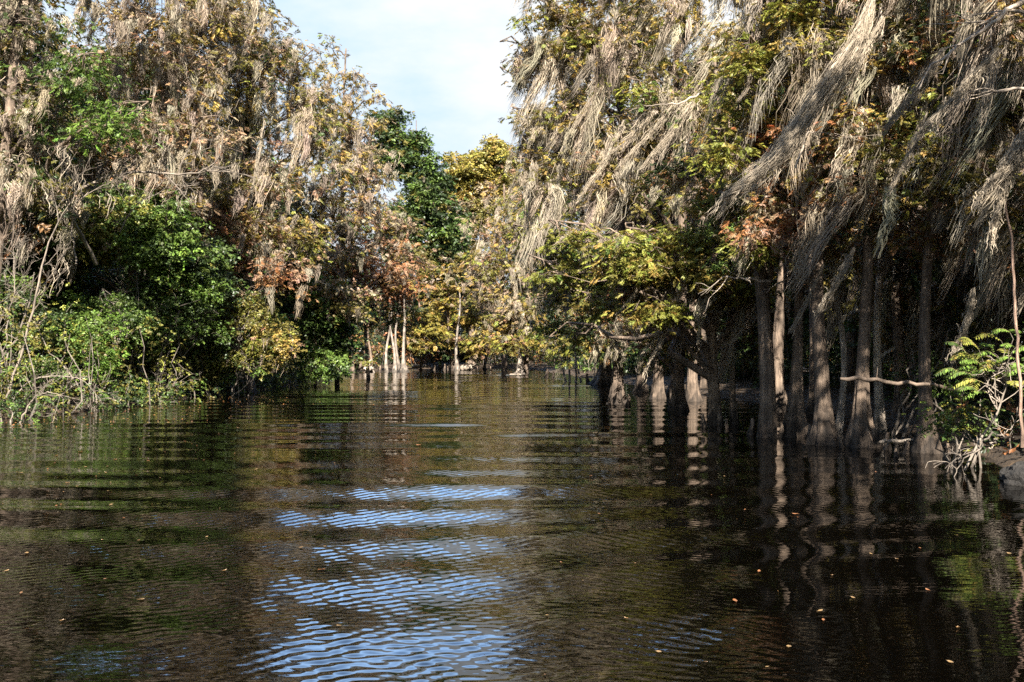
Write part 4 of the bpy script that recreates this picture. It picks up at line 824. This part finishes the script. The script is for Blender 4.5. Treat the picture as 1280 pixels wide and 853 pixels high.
# far-off wood that reads as one mass behind the standing trees
bf2 = Buf()
def wood(x0, x1, y0, y1, z0, z1, n, pals, size=3.2, per=45):
    for pl in pals:
        k = n // len(pals)
        C = np.stack([U(x0, x1, k), U(y0, y1, k), z0 + (z1 - z0) * rng.random(k)], 1)
        C[:, 2] *= .8 + .3 * np.sin(C[:, 0] * .5) * np.cos(C[:, 1] * .4)
        foliage(bf2, C, U(.7, 1.5, k), per, pl, 30, 'broad', .8, size)
wood(-45, 40, 126, 140, 0, 13, 3000, ['darkgreen', 'darkolive', 'olivemoss'])
wood(-44, -30, 30, 126, 0, 15, 2200, ['darkgreen', 'darkolive'])
wood(25, 38, 12, 126, 0, 15, 2600, ['darkgreen', 'darkolive'])
o = bf2.build('distant_forest', M_BROAD, None); o['kind'] = 'stuff'; o['label'] = 'distant swamp forest closing the view between the trunks'

# ------------------------------------------------------------------ fallen leaves afloat
def leaf_mesh(name, L, W, col, curl):
    nu, nv = 7, 5; b = Buf(); u = np.linspace(0, 1, nu); v = np.linspace(-1, 1, nv)
    Uu, Vv = np.meshgrid(u, v, indexing='ij'); w = W * np.sin(np.pi * np.clip(Uu * .94 + .03, 0, 1)) ** .8
    P = np.stack([(Uu - .5) * L, Vv * w, curl * (Vv ** 2 * W * .8 + (Uu - .5) ** 2 * L * .7)], -1)
    idx = np.arange(nu * nv).reshape(nu, nv)
    b.add(P, quads=np.stack([idx[:-1, :-1], idx[1:, :-1], idx[1:, 1:], idx[:-1, 1:]], -1), col=col)
    tubes(b, np.array([[(-L * .5, 0, .25 * L * curl * .7), (-L * .62, 0, L * .1), (-L * .75, .01, L * .12)]]), np.array([[.002, .0018, .0015]]), 4, np.array(col) * .7)
    return b.build(name, M_LITTER, None)
LP = [leaf_mesh('floating_leaf', .085, .024, (.23, .10, .04), .5), leaf_mesh('floating_leaf', .07, .028, (.22, .14, .06), .3), leaf_mesh('floating_leaf', .06, .014, (.22, .125, .05), .9), leaf_mesh('floating_leaf', .055, .02, (.16, .085, .04), .4)]
lused = [False] * 4
def put_leaf(k, px, py, s, label, group, tilt=None):
    d = F * CAMH / (py - HORIZ); x = (px - 640) / F * d
    o = LP[k]
    if lused[k]: o = o.copy(); COL.objects.link(o)
    lused[k] = True
    z = float(wave_z(np.array([x]), np.array([d]))[0])
    o.location = (x, d, z + .006); o.rotation_euler = (U(-.15, .15), U(-.2, .2) if tilt is None else tilt, U(0, 6.28)); s *= .52; o.scale = (s, s, s)
    tag(o, label, 'leaf', group)
GLF = 'single fallen leaves floating on the open water'
for k, px, py, s, lab in [(0, 918, 752, 1.5, 'largest curled orange leaf floating alone on the dark water at the right'), (1, 178, 749, 1.3, 'flat tan leaf on the dark water at the lower left'), (0, 402, 713, 1.3, 'orange leaf on the blue ripples left of centre'), (2, 282, 714, 1.3, 'slim tan leaf on the ripples left of the orange one'),
                          (2, 782, 775, 1.2, 'small orange leaf upright on the dark brown ripples right of centre'), (1, 985, 807, 1.2, 'orange leaf near the bottom of the dark water at the right'), (1, 823, 813, 1.0, 'tiny tan leaf near the bottom edge right of centre'), (0, 948, 715, 1.1, 'orange leaf just above the largest curled leaf'),
                          (1, 1260, 693, 1.3, 'orange leaf on black water near the right edge'), (2, 1195, 784, 1.3, 'slim tan leaf on black water at the lower right'), (1, 1065, 748, 1.0, 'brown leaf on black water right of the largest curled leaf'), (1, 1186, 828, 1.1, 'tan leaf low on the black water at the lower right'), (0, 1158, 738, 1.0, 'orange leaf on black water below the rough trunk reflection'),
                          (0, 1149, 686, 1.0, 'orange leaf on black water below the fallen log reflection'), (1, 35, 692, 1.4, 'tan leaf near the left edge of the water'), (1, 10, 713, 1.3, 'yellow leaf touching the left edge of the water'), (2, 79, 776, 1.2, 'slim leaf near the lower left corner'), (1, 424, 784, 1.1, 'small tan leaf on the blue ripples below the orange one'),
                          (3, 28, 742, 1.2, 'brown leaf below the yellow leaf at the left edge'), (3, 132, 725, 1.1, 'small brown leaf right of the tan leaf at the left'), (1, 525, 727, 1.0, 'pale leaf on the bright blue ripples'), (0, 1028, 776, .9, 'tiny orange leaf between the big curled leaf and the corner'), (0, 993, 642, 1.6, 'red leaf on the dark water below the trunks'), (0, 523, 557, 2.2, 'orange leaf in mid channel by the far ripples')]:
    put_leaf(k, px, py, s, lab, GLF)
# scattered litter drifting along the left bank
GA = 'leaf litter drifting along the left bank'; GB = 'small leaves scattered over the right water'
zones = [(75, (-30, 150), (535, 640), 'small orange leaf in the dense litter drifting at the far left'), (50, (60, 330), (520, 600), 'small orange leaf in the loose litter off the left bank bushes'), (34, (120, 420), (560, 690), 'small brown leaf scattered in mid water left of the ripples'), (13, (660, 1270), (590, 700), 'small orange leaf scattered on dark water in front of the right trunks'), (12, (640, 1270), (700, 845), 'tiny leaf scattered on the near dark water at the right')]
cnt = 0
for n, xr, yr, lab in zones:
    for _ in range(n):
        px = U(*xr); py = yr[0] + (yr[1] - yr[0]) * rng.random() ** 1.4
        d = F * CAMH / (py - HORIZ); x = (px - 640) / F * d
        if channel_dist(np.array([x]), np.array([d]))[0] > -.3: continue
        put_leaf(int(rng.integers(0, 4)), px, py, rng.gamma(6, .12) * (1.2 if d > 14 else 1), lab, GA if px < 600 else GB)
b = Buf(); n = 800
y = U(26, 46, n); x = -14.5 + np.abs(rng.normal(0, 3.2, n)); k = channel_dist(x, y) < -.2; x, y = x[k], y[k]
a = U(0, 6.28, len(x)); c = np.array([(.30, .13, .045), (.24, .15, .06), (.13, .07, .035)])[rng.integers(0, 3, len(x))]
leafquads(b, np.stack([x, y, wave_z(x, y) + .008], 1), np.stack([np.cos(a), np.sin(a), np.zeros(len(x))], 1), norm(np.stack([rng.normal(0, .2, len(x)), rng.normal(0, .2, len(x)), np.ones(len(x))], 1)), U(.03, .09, len(x)), U(.012, .028, len(x)), c)
o = b.build('leaf_litter', M_LITTER, None); o['kind'] = 'stuff'; o['label'] = 'speckled litter of fallen leaves drifting near the left bank'
